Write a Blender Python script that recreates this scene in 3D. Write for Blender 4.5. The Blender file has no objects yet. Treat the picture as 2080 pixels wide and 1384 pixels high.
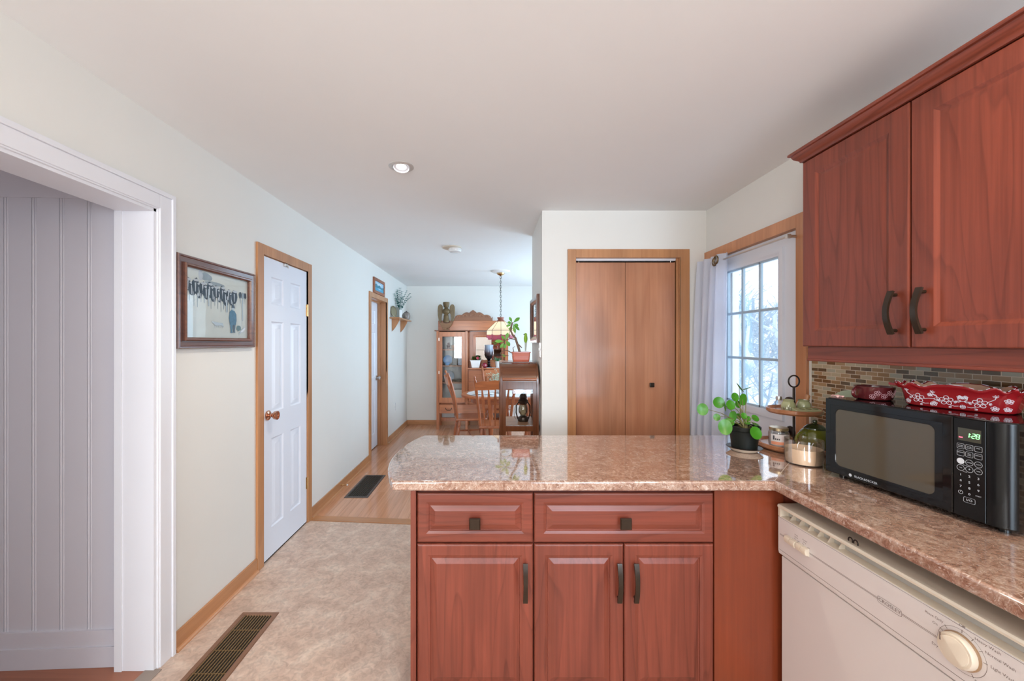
import bpy, bmesh, math, random
from mathutils import Vector, Matrix
PI = math.pi
S = bpy.context.scene
COL = S.collection

# ------------------------------------------------------------ camera, sky, lights, exposure
cd = bpy.data.cameras.new('camera'); cam = bpy.data.objects.new('camera', cd); COL.objects.link(cam)
cam.location = (0, 0, 1.44); cam.rotation_euler = (PI / 2, 0, 0)
cd.sensor_width = 36; cd.lens = 800 * 36 / 2080; cd.shift_x = 43 / 2080; cd.shift_y = 5 / 2080; cd.clip_start = 0.02
S.camera = cam
S.view_settings.view_transform = 'Standard'; S.view_settings.look = 'None'
S.view_settings.gamma = 1; S.view_settings.use_curve_mapping = False
S.view_settings.exposure = 0.55
W = bpy.data.worlds.new('sky'); S.world = W; W.use_nodes = True
W.node_tree.nodes['Background'].inputs[0].default_value = (0.80, 0.90, 1.0, 1)
W.node_tree.nodes['Background'].inputs[1].default_value = 2.2

def lamp(name, kind, loc, rot, energy, color, size=0.1, size_y=None, spot=None):
    l = bpy.data.lights.new(name, kind); l.energy = energy; l.color = color
    if kind == 'AREA':
        l.size = size
        if size_y: l.shape = 'RECTANGLE'; l.size_y = size_y
    else:
        l.shadow_soft_size = size
    if spot: l.spot_size = spot; l.spot_blend = 0.8
    o = bpy.data.objects.new(name, l); COL.objects.link(o); o.location = loc; o.rotation_euler = rot
    return o
lamp('added_back_daylight', 'AREA', (1.0, -2.03, 1.5), (PI / 2, 0, 0), 42, (0.66, 0.83, 1.0), 1.1, 1.3)  # area light added behind the camera as daylight from an unseen window
lamp('added_side_daylight', 'AREA', (-1.03, -2.03, 1.5), (PI / 2, 0, 0), 38, (0.95, 0.96, 0.97), 0.76, 1.3)  # second unseen daylight source, added clear of the hutch mirror's view
lamp('added_dining_daylight', 'AREA', (1.83, 5.3, 1.35), (0, PI / 2, 0), 36, (0.48, 0.76, 1.0), 1.7, 2.0)  # area light added as cool daylight from an assumed dining window, out of view
lamp('side_room_fill', 'POINT', (-2.5, 0.3, 1.7), (0, 0, 0), 5, (0.97, 0.93, 1.0), 0.15)  # unseen fill light added to brighten the side room
for p, e in (((0.95, 0.45, 2.43), 9), ((-0.45, -0.6, 2.43), 1.5)):
    lamp('added_warm_fill', 'AREA', p, (0, 0, 0), e, (1.0, 0.80, 0.58), 0.14)  # unseen warm fill lights added just under the ceiling
lamp('added_ceiling_fill', 'POINT', (0.85, -0.35, 2.20), (0, 0, 0), 11, (1.0, 0.78, 0.55), 0.16)  # unseen warm light added to lift the ceiling and cabinet fronts
lamp('hall_downlight', 'SPOT', (-0.507, 2.228, 2.39), (0, 0, 0), 22, (1.0, 0.9, 0.78), 0.04, spot=2.4)

# ------------------------------------------------------------ mesh builder
class MB:
    def __init__(s, off=(0, 0, 0)):
        s.v = []; s.f = []; s.m = []; s.mi = 0; s.off = Vector(off)
    def add(s, vs, fs, M=None):
        b = len(s.v)
        for v in vs:
            v = Vector(v)
            s.v.append(M @ v if M else v)
        for f in fs:
            s.f.append([b + i for i in f]); s.m.append(s.mi)
        return s
    def box(s, x0, x1, y0, y1, z0, z1, b=0.0, seg=2, M=None):
        x0, x1 = sorted((x0, x1)); y0, y1 = sorted((y0, y1)); z0, z1 = sorted((z0, z1))
        if b <= 0:
            vs = [(x, y, z) for x in (x0, x1) for y in (y0, y1) for z in (z0, z1)]
            return s.add(vs, [(0, 1, 3, 2), (4, 6, 7, 5), (0, 4, 5, 1), (2, 3, 7, 6), (0, 2, 6, 4), (1, 5, 7, 3)], M)
        bm = bmesh.new(); bmesh.ops.create_cube(bm, size=1)
        for v in bm.verts:
            v.co = Vector(((x0 + x1) / 2 + v.co.x * (x1 - x0), (y0 + y1) / 2 + v.co.y * (y1 - y0), (z0 + z1) / 2 + v.co.z * (z1 - z0)))
        b = min(b, 0.49 * min(x1 - x0, y1 - y0, z1 - z0))
        bmesh.ops.bevel(bm, geom=bm.edges[:], offset=b, segments=seg, affect='EDGES', profile=0.5)
        s.frombm(bm, M); return s
    def frombm(s, bm, M=None):
        bm.verts.index_update()
        s.add([v.co.copy() for v in bm.verts], [[v.index for v in f.verts] for f in bm.faces], M); bm.free()
    def prism(s, pts, axis, a0, a1, b=0.0, seg=2, M=None):
        mp = {'x': lambda u, v, w: (w, u, v), 'y': lambda u, v, w: (u, w, v), 'z': lambda u, v, w: (u, v, w)}[axis]
        n = len(pts)
        vs = [mp(u, v, a0) for u, v in pts] + [mp(u, v, a1) for u, v in pts]
        fs = [list(range(n))[::-1], list(range(n, 2 * n))] + [(i, (i + 1) % n, n + (i + 1) % n, n + i) for i in range(n)]
        if b <= 0: return s.add(vs, fs, M)
        bm = bmesh.new(); bv = [bm.verts.new(v) for v in vs]
        for f in fs: bm.faces.new([bv[i] for i in f])
        bmesh.ops.recalc_face_normals(bm, faces=bm.faces[:])
        ed = [e for e in bm.edges if e.calc_length() > 0 and (all(v in bv[:n] for v in e.verts) or all(v in bv[n:] for v in e.verts))]
        bmesh.ops.bevel(bm, geom=ed, offset=b, segments=seg, affect='EDGES', profile=0.5)
        s.frombm(bm, M); return s
    def lathe(s, prof, c=(0, 0, 0), n=28, axis='z', sx=1, sy=1, M=None):
        cx, cy, cz = c; vs = []; fs = []
        def P(r, h, a):
            u, w = r * math.cos(a) * sx, r * math.sin(a) * sy
            if axis == 'z': return (cx + u, cy + w, cz + h)
            if axis == 'x': return (cx + h, cy + u, cz + w)
            return (cx + u, cy + h, cz + w)
        for r, h in prof:
            for i in range(n): vs.append(P(max(r, 1e-5), h, 2 * PI * i / n))
        for k in range(len(prof) - 1):
            for i in range(n):
                j = (i + 1) % n
                fs.append((k * n + i, k * n + j, (k + 1) * n + j, (k + 1) * n + i))
        if prof[0][0] > 1e-4: fs.append(list(range(n))[::-1])
        if prof[-1][0] > 1e-4: fs.append([(len(prof) - 1) * n + i for i in range(n)])
        return s.add(vs, fs, M)
    def shell(s, prof, th, **k):
        # open vessel: outer profile bottom to rim, then back down inside
        inner = [(max(r - th, 0.0005), h) for r, h in prof[::-1]]
        inner[-1] = (inner[-1][0], prof[0][1] + th)
        p = [(0, prof[0][1])] + prof + inner + [(0, prof[0][1] + th)]
        return s.lathe(p, **k)
    def ball(s, c, r, n=16, M=None):
        if not hasattr(r, '__len__'): r = (r, r, r)
        m = max(6, n // 2 + 1); pr = []
        vs = []; fs = []
        for k in range(m + 1):
            t = PI * k / m
            for i in range(n):
                a = 2 * PI * i / n
                vs.append((c[0] + r[0] * math.sin(t) * math.cos(a), c[1] + r[1] * math.sin(t) * math.sin(a), c[2] - r[2] * math.cos(t)))
        for k in range(m):
            for i in range(n):
                j = (i + 1) % n; fs.append((k * n + i, k * n + j, (k + 1) * n + j, (k + 1) * n + i))
        return s.add(vs, fs, M)
    def tube(s, pts, r, n=8, closed=False, M=None, flat=1.0):
        pts = [Vector(p) for p in pts]; N = len(pts)
        rr = r if hasattr(r, '__len__') else [r] * N
        T = []
        for i in range(N):
            a = pts[(i - 1) % N] if (closed or i > 0) else pts[i]
            c = pts[(i + 1) % N] if (closed or i < N - 1) else pts[i]
            t = c - a
            T.append(t.normalized() if t.length > 1e-9 else Vector((0, 0, 1)))
        up = Vector((0, 0, 1)) if abs(T[0].z) < 0.9 else Vector((1, 0, 0))
        nrm = T[0].cross(up).normalized(); vs = []
        for i in range(N):
            nrm = (nrm - T[i] * nrm.dot(T[i]))
            nrm = nrm.normalized() if nrm.length > 1e-6 else T[i].orthogonal().normalized()
            bn = T[i].cross(nrm)
            for k in range(n):
                a = 2 * PI * k / n
                vs.append(pts[i] + (nrm * math.cos(a) + bn * math.sin(a) * flat) * rr[i])
        fs = []
        for i in range(N if closed else N - 1):
            j = (i + 1) % N
            for k in range(n):
                l = (k + 1) % n; fs.append((i * n + k, i * n + l, j * n + l, j * n + k))
        if not closed:
            fs.append(list(range(n))[::-1]); fs.append([(N - 1) * n + k for k in range(n)])
        return s.add(vs, fs, M)
    def strip(s, pts, wdir, w, t, M=None):
        # rectangular bar swept along pts; wdir: direction of its width, w may be a list
        pts = [Vector(p) for p in pts]; N = len(pts); wd = Vector(wdir).normalized(); vs = []; fs = []
        ww = w if hasattr(w, '__len__') else [w] * N
        for i in range(N):
            tg = (pts[min(i + 1, N - 1)] - pts[max(i - 1, 0)]).normalized(); nr = tg.cross(wd).normalized()
            for a, b in ((-1, -1), (1, -1), (1, 1), (-1, 1)):
                vs.append(pts[i] + wd * a * ww[i] / 2 + nr * b * t / 2)
        for i in range(N - 1):
            for k in range(4):
                l = (k + 1) % 4; fs.append((i * 4 + k, i * 4 + l, i * 4 + 4 + l, i * 4 + 4 + k))
        fs.append((3, 2, 1, 0)); fs.append([(N - 1) * 4 + k for k in range(4)])
        return s.add(vs, fs, M)
    def grid(s, fn, nu, nv, M=None):
        vs = [fn(i / nu, j / nv) for i in range(nu + 1) for j in range(nv + 1)]
        fs = [(i * (nv + 1) + j, (i + 1) * (nv + 1) + j, (i + 1) * (nv + 1) + j + 1, i * (nv + 1) + j + 1) for i in range(nu) for j in range(nv)]
        return s.add(vs, fs, M)
    def rings(s, u0, u1, v0, v1, rings, mp, cap=True, M=None):
        vs = []; fs = []
        for ins, w in rings:
            vs += [mp(u0 + ins, v0 + ins, w), mp(u1 - ins, v0 + ins, w), mp(u1 - ins, v1 - ins, w), mp(u0 + ins, v1 - ins, w)]
        for k in range(len(rings) - 1):
            for i in range(4):
                j = (i + 1) % 4; fs.append((4 * k + i, 4 * k + j, 4 * k + 4 + j, 4 * k + 4 + i))
        if cap: fs.append([4 * (len(rings) - 1) + i for i in range(4)])
        return s.add(vs, fs, M)
    def leaf(s, base, d, up, L, W, bend=0.25, n=5, M=None, tip=1.0):
        d = Vector(d).normalized(); up = Vector(up); side = d.cross(up)
        side = side.normalized() if side.length > 1e-4 else d.orthogonal().normalized(); nr = side.cross(d)
        base = Vector(base); vs = []; fs = []
        for i in range(n + 1):
            t = i / n; w = W / 2 * max(0.03, math.sin(PI * min(1, (t * 0.94 + 0.04)) ** tip))
            c = base + d * L * t - nr * bend * L * t * t
            vs += [c - side * w + nr * w * 0.25, c, c + side * w + nr * w * 0.25]
        for i in range(n):
            for k in range(2): fs.append((i * 3 + k, i * 3 + k + 1, i * 3 + 4 + k, i * 3 + 3 + k))
        return s.add(vs, fs, M)
    def text(s, body, size, o, u, v, align='CENTER', squash=1.0, M=None):
        cu = bpy.data.curves.new('t', 'FONT'); cu.body = body; cu.size = size; cu.align_x = align; cu.align_y = 'CENTER'; cu.resolution_u = 2
        ob = bpy.data.objects.new('t', cu); COL.objects.link(ob)
        dg = bpy.context.evaluated_depsgraph_get(); me = bpy.data.meshes.new_from_object(ob.evaluated_get(dg))
        o, u, v = Vector(o), Vector(u), Vector(v)
        s.add([o + u * p.co.x * squash + v * p.co.y for p in me.vertices], [list(p.vertices) for p in me.polygons], M)
        bpy.data.objects.remove(ob); bpy.data.curves.remove(cu); bpy.data.meshes.remove(me)
        return s
    def build(s, name, mat, parent=None, smooth=True, angle=38, doubles=True):
        me = bpy.data.meshes.new(name)
        me.from_pydata([v - s.off for v in s.v], [], s.f)
        mats = mat if isinstance(mat, (list, tuple)) else [mat]
        for m in mats: me.materials.append(m)
        me.polygons.foreach_set('material_index', s.m)
        bm = bmesh.new(); bm.from_mesh(me)
        if doubles: bmesh.ops.remove_doubles(bm, verts=bm.verts[:], dist=1e-6)
        bmesh.ops.recalc_face_normals(bm, faces=bm.faces[:])
        ca = math.radians(angle)
        for f in bm.faces: f.smooth = smooth
        for e in bm.edges:
            if len(e.link_faces) == 2: e.smooth = e.calc_face_angle(0) < ca
        bm.to_mesh(me); bm.free(); me.update()
        o = bpy.data.objects.new(name, me); COL.objects.link(o)
        if smooth:
            w = o.modifiers.new('weighted_normals', 'WEIGHTED_NORMAL'); w.keep_sharp = True; w.weight = 70
        if parent: o.parent = parent
        else: o.location = s.off
        return o

def tag(o, label, cat, group=None):
    o['label'] = label; o['category'] = cat
    if group: o['group'] = group
    return o
def thing(name, label, cat, loc=(0, 0, 0), rz=0, group=None):
    o = bpy.data.objects.new(name, None); COL.objects.link(o); o.empty_display_size = 0.1
    o.location = loc; o.rotation_euler = (0, 0, rz)
    return tag(o, label, cat, group)
def struct(o):
    o['kind'] = 'structure'; return o
def sroot(name, loc=(0, 0, 0)):
    o = bpy.data.objects.new(name, None); COL.objects.link(o); o.location = loc; o['kind'] = 'structure'; return o
def copy_tree(o, parent=None):
    c = o.copy(); COL.objects.link(c); c.parent = parent
    for ch in o.children: copy_tree(ch, c)
    return c

# ------------------------------------------------------------ materials
def new(name):
    m = bpy.data.materials.new(name); m.use_nodes = True
    return m, m.node_tree.nodes, m.node_tree.links, m.node_tree.nodes['Principled BSDF']
def plain(name, col, rough=0.5, metal=0.0, coat=0.0, bump=0.0, bscale=200, var=0.04, spec=0.5, vscale=6):
    m, N, L, p = new(name)
    p.inputs['Roughness'].default_value = rough; p.inputs['Metallic'].default_value = metal
    p.inputs['Coat Weight'].default_value = coat; p.inputs['Coat Roughness'].default_value = 0.06
    p.inputs['Specular IOR Level'].default_value = spec
    tc = N.new('ShaderNodeTexCoord'); nz = N.new('ShaderNodeTexNoise'); nz.inputs['Scale'].default_value = vscale; nz.inputs['Detail'].default_value = 4
    L.new(tc.outputs['Object'], nz.inputs['Vector'])
    mx = N.new('ShaderNodeMix'); mx.data_type = 'RGBA'
    mx.inputs[6].default_value = [max(0, c * (1 - var)) for c in col] + [1]; mx.inputs[7].default_value = [min(1, c * (1 + var)) for c in col] + [1]
    L.new(nz.outputs['Fac'], mx.inputs[0]); L.new(mx.outputs[2], p.inputs['Base Color'])
    if bump > 0:
        n2 = N.new('ShaderNodeTexNoise'); n2.inputs['Scale'].default_value = bscale; L.new(tc.outputs['Object'], n2.inputs['Vector'])
        b = N.new('ShaderNodeBump'); b.inputs['Strength'].default_value = bump; b.inputs['Distance'].default_value = 0.002
        L.new(n2.outputs['Fac'], b.inputs['Height']); L.new(b.outputs['Normal'], p.inputs['Normal'])
    return m
def ramp(N, stops, interp='LINEAR'):
    r = N.new('ShaderNodeValToRGB'); r.color_ramp.interpolation = interp
    e = r.color_ramp.elements
    while len(e) < len(stops): e.new(0.5)
    for k, (p, c) in enumerate(stops): e[k].position = p; e[k].color = (*c, 1)
    return r
def wood(name, light, dark, axis='z', rough=0.35, coat=0.0, fine=1.0, line=0.55, bands=9, broad=3.0, mottle=0.0):
    m, N, L, p = new(name)
    p.inputs['Roughness'].default_value = rough; p.inputs['Coat Weight'].default_value = coat; p.inputs['Coat Roughness'].default_value = 0.12
    tc = N.new('ShaderNodeTexCoord'); oi = N.new('ShaderNodeObjectInfo')
    ad = N.new('ShaderNodeVectorMath'); ad.operation = 'MULTIPLY_ADD'
    cb = N.new('ShaderNodeCombineXYZ')
    for k, q in enumerate((3.7, 5.1, 7.3)):
        mu = N.new('ShaderNodeMath'); mu.operation = 'MULTIPLY'; mu.inputs[1].default_value = q; L.new(oi.outputs['Random'], mu.inputs[0]); L.new(mu.outputs[0], cb.inputs[k])
    ad.inputs[1].default_value = (1, 1, 1); L.new(tc.outputs['Object'], ad.inputs[0]); L.new(cb.outputs[0], ad.inputs[2])
    def mapped(across, along):
        mp = N.new('ShaderNodeMapping'); sc = [across] * 3; sc['xyz'.index(axis)] = along
        mp.inputs['Scale'].default_value = sc; L.new(ad.outputs[0], mp.inputs['Vector']); return mp
    def noise(mp, scale, det, dist=0.0, rgh=0.5):
        n = N.new('ShaderNodeTexNoise'); n.inputs['Scale'].default_value = scale; n.inputs['Detail'].default_value = det; n.inputs['Distortion'].default_value = dist
        n.inputs['Roughness'].default_value = rgh
        L.new(mp.outputs[0], n.inputs['Vector']); return n
    f1 = noise(mapped(55 * fine, 1.6 * fine), 1.0, 5, 0.3, 0.65)
    b1 = noise(mapped(broad, broad * 0.10), 1.0, 2, 0.5, 0.4)
    mu = N.new('ShaderNodeMath'); mu.operation = 'MULTIPLY'; mu.inputs[1].default_value = bands; L.new(b1.outputs['Fac'], mu.inputs[0])
    fr = N.new('ShaderNodeMath'); fr.operation = 'FRACT'; L.new(mu.outputs[0], fr.inputs[0])
    r = ramp(N, [(0.0, (0, 0, 0)), (0.6, (0.05,) * 3), (0.8, (0.22,) * 3), (0.95, (1, 1, 1)), (1.0, (0, 0, 0))]); L.new(fr.outputs[0], r.inputs[0])
    lm = N.new('ShaderNodeMath'); lm.operation = 'MULTIPLY'; lm.inputs[1].default_value = line; L.new(r.outputs[0], lm.inputs[0])
    sm = N.new('ShaderNodeMath'); sm.operation = 'MULTIPLY_ADD'; sm.inputs[1].default_value = 1.5; sm.inputs[2].default_value = -0.45; L.new(f1.outputs['Fac'], sm.inputs[0])
    su = N.new('ShaderNodeMath'); su.operation = 'ADD'; su.use_clamp = True; L.new(sm.outputs[0], su.inputs[0]); L.new(lm.outputs[0], su.inputs[1])
    mx = N.new('ShaderNodeMix'); mx.data_type = 'RGBA'; mx.inputs[6].default_value = (*light, 1); mx.inputs[7].default_value = (*dark, 1)
    L.new(su.outputs[0], mx.inputs[0])
    out = mx.outputs[2]
    b2 = noise(mapped(5, 1.2), 1.0, 3, 0.4)
    hv = N.new('ShaderNodeMapRange'); hv.inputs[1].default_value = 0.3; hv.inputs[2].default_value = 0.7; hv.inputs[3].default_value = 0.82 - mottle; hv.inputs[4].default_value = 1.14 + mottle
    L.new(b2.outputs['Fac'], hv.inputs[0])
    m2 = N.new('ShaderNodeMix'); m2.data_type = 'RGBA'; m2.blend_type = 'MULTIPLY'; m2.inputs[0].default_value = 1
    L.new(out, m2.inputs[6]); L.new(hv.outputs[0], m2.inputs[7]); L.new(m2.outputs[2], p.inputs['Base Color'])
    return m
def glass(name, tint=(1, 1, 1), refl=0.12, rough=0.0):
    m, N, L, p = new(name); N.remove(p)
    t = N.new('ShaderNodeBsdfTransparent'); t.inputs[0].default_value = (*tint, 1)
    g = N.new('ShaderNodeBsdfGlossy'); g.inputs['Roughness'].default_value = rough
    lw = N.new('ShaderNodeLayerWeight'); lw.inputs[0].default_value = 0.35
    ml = N.new('ShaderNodeMath'); ml.operation = 'MULTIPLY_ADD'; ml.inputs[1].default_value = 0.5; ml.inputs[2].default_value = refl * 0.3; L.new(lw.outputs['Fresnel'], ml.inputs[0])
    x = N.new('ShaderNodeMixShader'); L.new(ml.outputs[0], x.inputs[0]); L.new(t.outputs[0], x.inputs[1]); L.new(g.outputs[0], x.inputs[2])
    L.new(x.outputs[0], N['Material Output'].inputs[0]); return m
def emit(name, col, st):
    m, N, L, p = new(name); p.inputs['Base Color'].default_value = (*col, 1); p.inputs['Emission Color'].default_value = (*col, 1); p.inputs['Emission Strength'].default_value = st
    tc = N.new('ShaderNodeTexCoord'); nz = N.new('ShaderNodeTexNoise'); L.new(tc.outputs['Object'], nz.inputs['Vector'])
    return m

paint = plain('wall_paint', (0.80, 0.795, 0.76), 0.55, var=0.012, bump=0.06, bscale=350)
ceilm = plain('ceiling_paint', (0.87, 0.87, 0.865), 0.7, var=0.012, bump=0.05, bscale=300)
whitep = plain('white_trim_paint', (0.80, 0.81, 0.86), 0.32, var=0.012)
doorw = plain('white_door_paint', (0.80, 0.84, 0.93), 0.35, var=0.01)
extw = plain('entry_door_paint', (0.76, 0.79, 0.86), 0.38, var=0.01)
pine = wood('clear_pine_trim', (0.54, 0.26, 0.115), (0.40, 0.165, 0.06), 'z', 0.35, 0.2, line=0.3)
pine_y = wood('clear_pine_trim_long', (0.54, 0.26, 0.115), (0.40, 0.165, 0.06), 'y', 0.35, 0.2, line=0.3)
pine_x = wood('clear_pine_trim_across', (0.54, 0.26, 0.115), (0.40, 0.165, 0.06), 'x', 0.35, 0.2, line=0.3)
cher = wood('cherry_upright', (0.24, 0.054, 0.030), (0.10, 0.019, 0.010), 'z', 0.38, 0.06, line=0.34, bands=13, broad=4.6)
cher_x = wood('cherry_across', (0.24, 0.054, 0.030), (0.10, 0.019, 0.010), 'x', 0.38, 0.06, line=0.34, bands=13, broad=4.6)
cher_y = wood('cherry_along', (0.24, 0.054, 0.030), (0.10, 0.019, 0.010), 'y', 0.38, 0.06, line=0.34, bands=13, broad=4.6)
cher_panel = wood('cherry_filler', (0.23, 0.045, 0.016), (0.15, 0.026, 0.009), 'z', 0.3, 0.15, line=0.2, bands=5)
ply = wood('birch_plywood', (0.52, 0.24, 0.13), (0.36, 0.135, 0.066), 'z', 0.3, 0.35, fine=0.45, line=0.22, bands=5, broad=2.2, mottle=0.05)
oak = wood('honey_oak', (0.55, 0.18, 0.062), (0.34, 0.095, 0.03), 'z', 0.32, 0.25, line=0.4)
oak_x = wood('honey_oak_across', (0.55, 0.18, 0.062), (0.34, 0.095, 0.03), 'x', 0.32, 0.25, line=0.4)
chairw = wood('chair_oak', (0.45, 0.15, 0.062), (0.27, 0.078, 0.03), 'z', 0.3, 0.3, line=0.35)
walnut = wood('old_varnished_walnut', (0.17, 0.058, 0.021), (0.08, 0.024, 0.009), 'z', 0.25, 0.4, line=0.4)
walnut_x = wood('old_varnished_walnut_across', (0.17, 0.058, 0.021), (0.08, 0.024, 0.009), 'x', 0.25, 0.4, line=0.4)
carved = wood('carved_wood', (0.30, 0.17, 0.085), (0.16, 0.08, 0.035), 'z', 0.5, 0.0, line=0.3)
frame_w = wood('dark_frame_wood', (0.17, 0.060, 0.034), (0.07, 0.024, 0.016), 'y', 0.3, 0.4, line=0.4)
traywood = wood('acacia_tray', (0.50, 0.22, 0.11), (0.30, 0.11, 0.05), 'x', 0.25, 0.4, line=0.4)
brass = plain('brass', (0.62, 0.42, 0.2), 0.22, 1.0)
steel = plain('brushed_nickel', (0.62, 0.6, 0.57), 0.3, 1.0)
copper = plain('polished_copper', (0.62, 0.33, 0.22), 0.18, 1.0)
bronze = plain('oil_rubbed_bronze', (0.035, 0.021, 0.012), 0.3, 0.45, coat=0.2)
iron = plain('black_iron', (0.03, 0.02, 0.016), 0.4, 0.5)
blackpl = plain('gloss_black_plastic', (0.004, 0.0045, 0.005), 0.07, spec=0.4, var=0.0)
blacksat = plain('satin_black_plastic', (0.005, 0.0055, 0.006), 0.22, var=0.0, spec=0.3)
mwglass = plain('dark_oven_window', (0.075, 0.062, 0.042), 0.05, spec=0.6, var=0.03)
dw = plain('almond_enamel', (0.75, 0.70, 0.675), 0.28, coat=0.2, var=0.008)
dwtop = plain('almond_plastic', (0.76, 0.67, 0.545), 0.35, var=0.008)
printink = plain('brown_print', (0.17, 0.12, 0.10), 0.6)
keyprint = plain('pale_print', (0.62, 0.66, 0.72), 0.5)
dark = plain('dark_void', (0.012, 0.010, 0.009), 0.8)  # near-black colour stands for unlit hollows behind gaps
clear = glass('clear_glass', (1, 1, 1), 0.1)
windowglass = glass('window_glass', (0.97, 0.99, 1.0), 0.04)
white_c = plain('white_ceramic', (0.82, 0.82, 0.82), 0.2, coat=0.3)
leafg = plain('fresh_green_leaf', (0.05, 0.215, 0.012), 0.35, var=0.25, vscale=14)
leafd = plain('dark_green_leaf', (0.04, 0.15, 0.022), 0.4, var=0.3, vscale=20)
leafb = plain('blue_green_leaf', (0.035, 0.19, 0.17), 0.55, var=0.2)
leafp = plain('pale_dry_green', (0.45, 0.58, 0.45), 0.7, var=0.15)
soil = plain('potting_soil', (0.06, 0.03, 0.015), 0.95, bump=0.6, bscale=120)
terra = plain('terracotta_glaze', (0.52, 0.13, 0.075), 0.3, coat=0.3, var=0.12)
redgl = plain('red_glaze', (0.33, 0.012, 0.016), 0.18, coat=0.4, var=0.08)
greengl = plain('celadon_glaze', (0.42, 0.44, 0.24), 0.16, coat=0.5, var=0.14, vscale=25)
paleg = plain('pale_celadon', (0.50, 0.60, 0.44), 0.2, coat=0.4)
olive = plain('olive_glaze', (0.14, 0.15, 0.018), 0.15, coat=0.5, var=0.1)
olive_shaded = plain('shaded_olive_glaze', (0.035, 0.045, 0.014), 0.15, coat=0.5)  # olive darkened to paint the upper tray's shade on the lid
wax = plain('cream_wax', (0.86, 0.62, 0.42), 0.5, var=0.02)
curtm = plain('curtain_fabric', (0.80, 0.83, 0.93), 0.85, var=0.12, bump=0.1, bscale=500, vscale=5)
_n, _l = curtm.node_tree.nodes, curtm.node_tree.links
_t = _n.new('ShaderNodeBsdfTranslucent'); _t.inputs[0].default_value = (0.82, 0.88, 1.0, 1); _x = _n.new('ShaderNodeMixShader'); _x.inputs[0].default_value = 0.42
_l.new(_n['Principled BSDF'].outputs[0], _x.inputs[1]); _l.new(_t.outputs[0], _x.inputs[2]); _l.new(_x.outputs[0], _n['Material Output'].inputs[0])
snow = plain('snow', (0.88, 0.91, 0.95), 0.8, bump=0.2, bscale=3)
bark = plain('frosted_bark', (0.36, 0.50, 0.60), 0.9, var=0.3)
barkp = plain('pale_snowy_bark', (0.66, 0.76, 0.82), 0.9, var=0.2)
grey_c = plain('grey_brown_stoneware', (0.26, 0.22, 0.20), 0.3, coat=0.3, var=0.2, vscale=30)
blue_c = plain('blue_glaze', (0.16, 0.36, 0.62), 0.15, coat=0.4, var=0.2)
pinkl = plain('pink_shade', (0.62, 0.20, 0.32), 0.4)
mirror = plain('mirror_silver', (0.86, 0.88, 0.9), 0.02, 1.0, var=0.0)
cloth = plain('white_lace_cloth', (0.78, 0.78, 0.80), 0.9, var=0.08, vscale=40)

def vinyl():
    m, N, L, p = new('mottled_vinyl_floor'); p.inputs['Roughness'].default_value = 0.42
    tc = N.new('ShaderNodeTexCoord')
    a = N.new('ShaderNodeTexNoise'); a.inputs['Scale'].default_value = 7; a.inputs['Detail'].default_value = 8; a.inputs['Roughness'].default_value = 0.68; a.inputs['Distortion'].default_value = 0.8
    b = N.new('ShaderNodeTexNoise'); b.inputs['Scale'].default_value = 34; b.inputs['Detail'].default_value = 6; b.inputs['Distortion'].default_value = 1.2
    L.new(tc.outputs['Object'], a.inputs[0]); L.new(tc.outputs['Object'], b.inputs[0])
    r = ramp(N, [(0.3, (0.50, 0.345, 0.265)), (0.5, (0.62, 0.455, 0.36)), (0.7, (0.74, 0.60, 0.49))]); L.new(a.outputs['Fac'], r.inputs[0])
    r2 = ramp(N, [(0.36, (0.78, 0.78, 0.78)), (0.55, (1, 1, 1)), (0.72, (1.12, 1.12, 1.12))]); L.new(b.outputs['Fac'], r2.inputs[0])
    mx = N.new('ShaderNodeMix'); mx.data_type = 'RGBA'; mx.blend_type = 'MULTIPLY'; mx.inputs[0].default_value = 0.8
    L.new(r.outputs[0], mx.inputs[6]); L.new(r2.outputs[0], mx.inputs[7]); L.new(mx.outputs[2], p.inputs['Base Color']); return m
def planks(name, c1, c2, along='y', width=0.085, rough=0.2, gap=(0.35, 0.15, 0.07)):
    m, N, L, p = new(name); p.inputs['Roughness'].default_value = rough; p.inputs['Coat Weight'].default_value = 0.3; p.inputs['Coat Roughness'].default_value = 0.08
    tc = N.new('ShaderNodeTexCoord'); mp = N.new('ShaderNodeMapping')
    if along == 'y': mp.inputs['Rotation'].default_value = (0, 0, PI / 2)
    L.new(tc.outputs['Object'], mp.inputs[0])
    bt = N.new('ShaderNodeTexBrick'); bt.inputs['Scale'].default_value = 1; bt.inputs['Brick Width'].default_value = 0.95; bt.inputs['Row Height'].default_value = width
    bt.inputs['Mortar Size'].default_value = 0.0011; bt.inputs['Mortar Smooth'].default_value = 0.2; bt.offset = 0.37
    bt.inputs['Color1'].default_value = (*c1, 1); bt.inputs['Color2'].default_value = (*c2, 1); bt.inputs['Mortar'].default_value = (*gap, 1)
    L.new(mp.outputs[0], bt.inputs['Vector'])
    m2 = N.new('ShaderNodeMapping'); m2.inputs['Scale'].default_value = (1.4, 26, 1); L.new(mp.outputs[0], m2.inputs[0])
    nz = N.new('ShaderNodeTexNoise'); nz.inputs['Scale'].default_value = 1.5; nz.inputs['Detail'].default_value = 5; nz.inputs['Distortion'].default_value = 0.7; L.new(m2.outputs[0], nz.inputs[0])
    r = ramp(N, [(0.3, (0.78, 0.74, 0.70)), (0.6, (1.06, 1.06, 1.06))]); L.new(nz.outputs['Fac'], r.inputs[0])
    mx = N.new('ShaderNodeMix'); mx.data_type = 'RGBA'; mx.blend_type = 'MULTIPLY'; mx.inputs[0].default_value = 0.8
    L.new(bt.outputs['Color'], mx.inputs[6]); L.new(r.outputs[0], mx.inputs[7]); L.new(mx.outputs[2], p.inputs['Base Color']); return m
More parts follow.
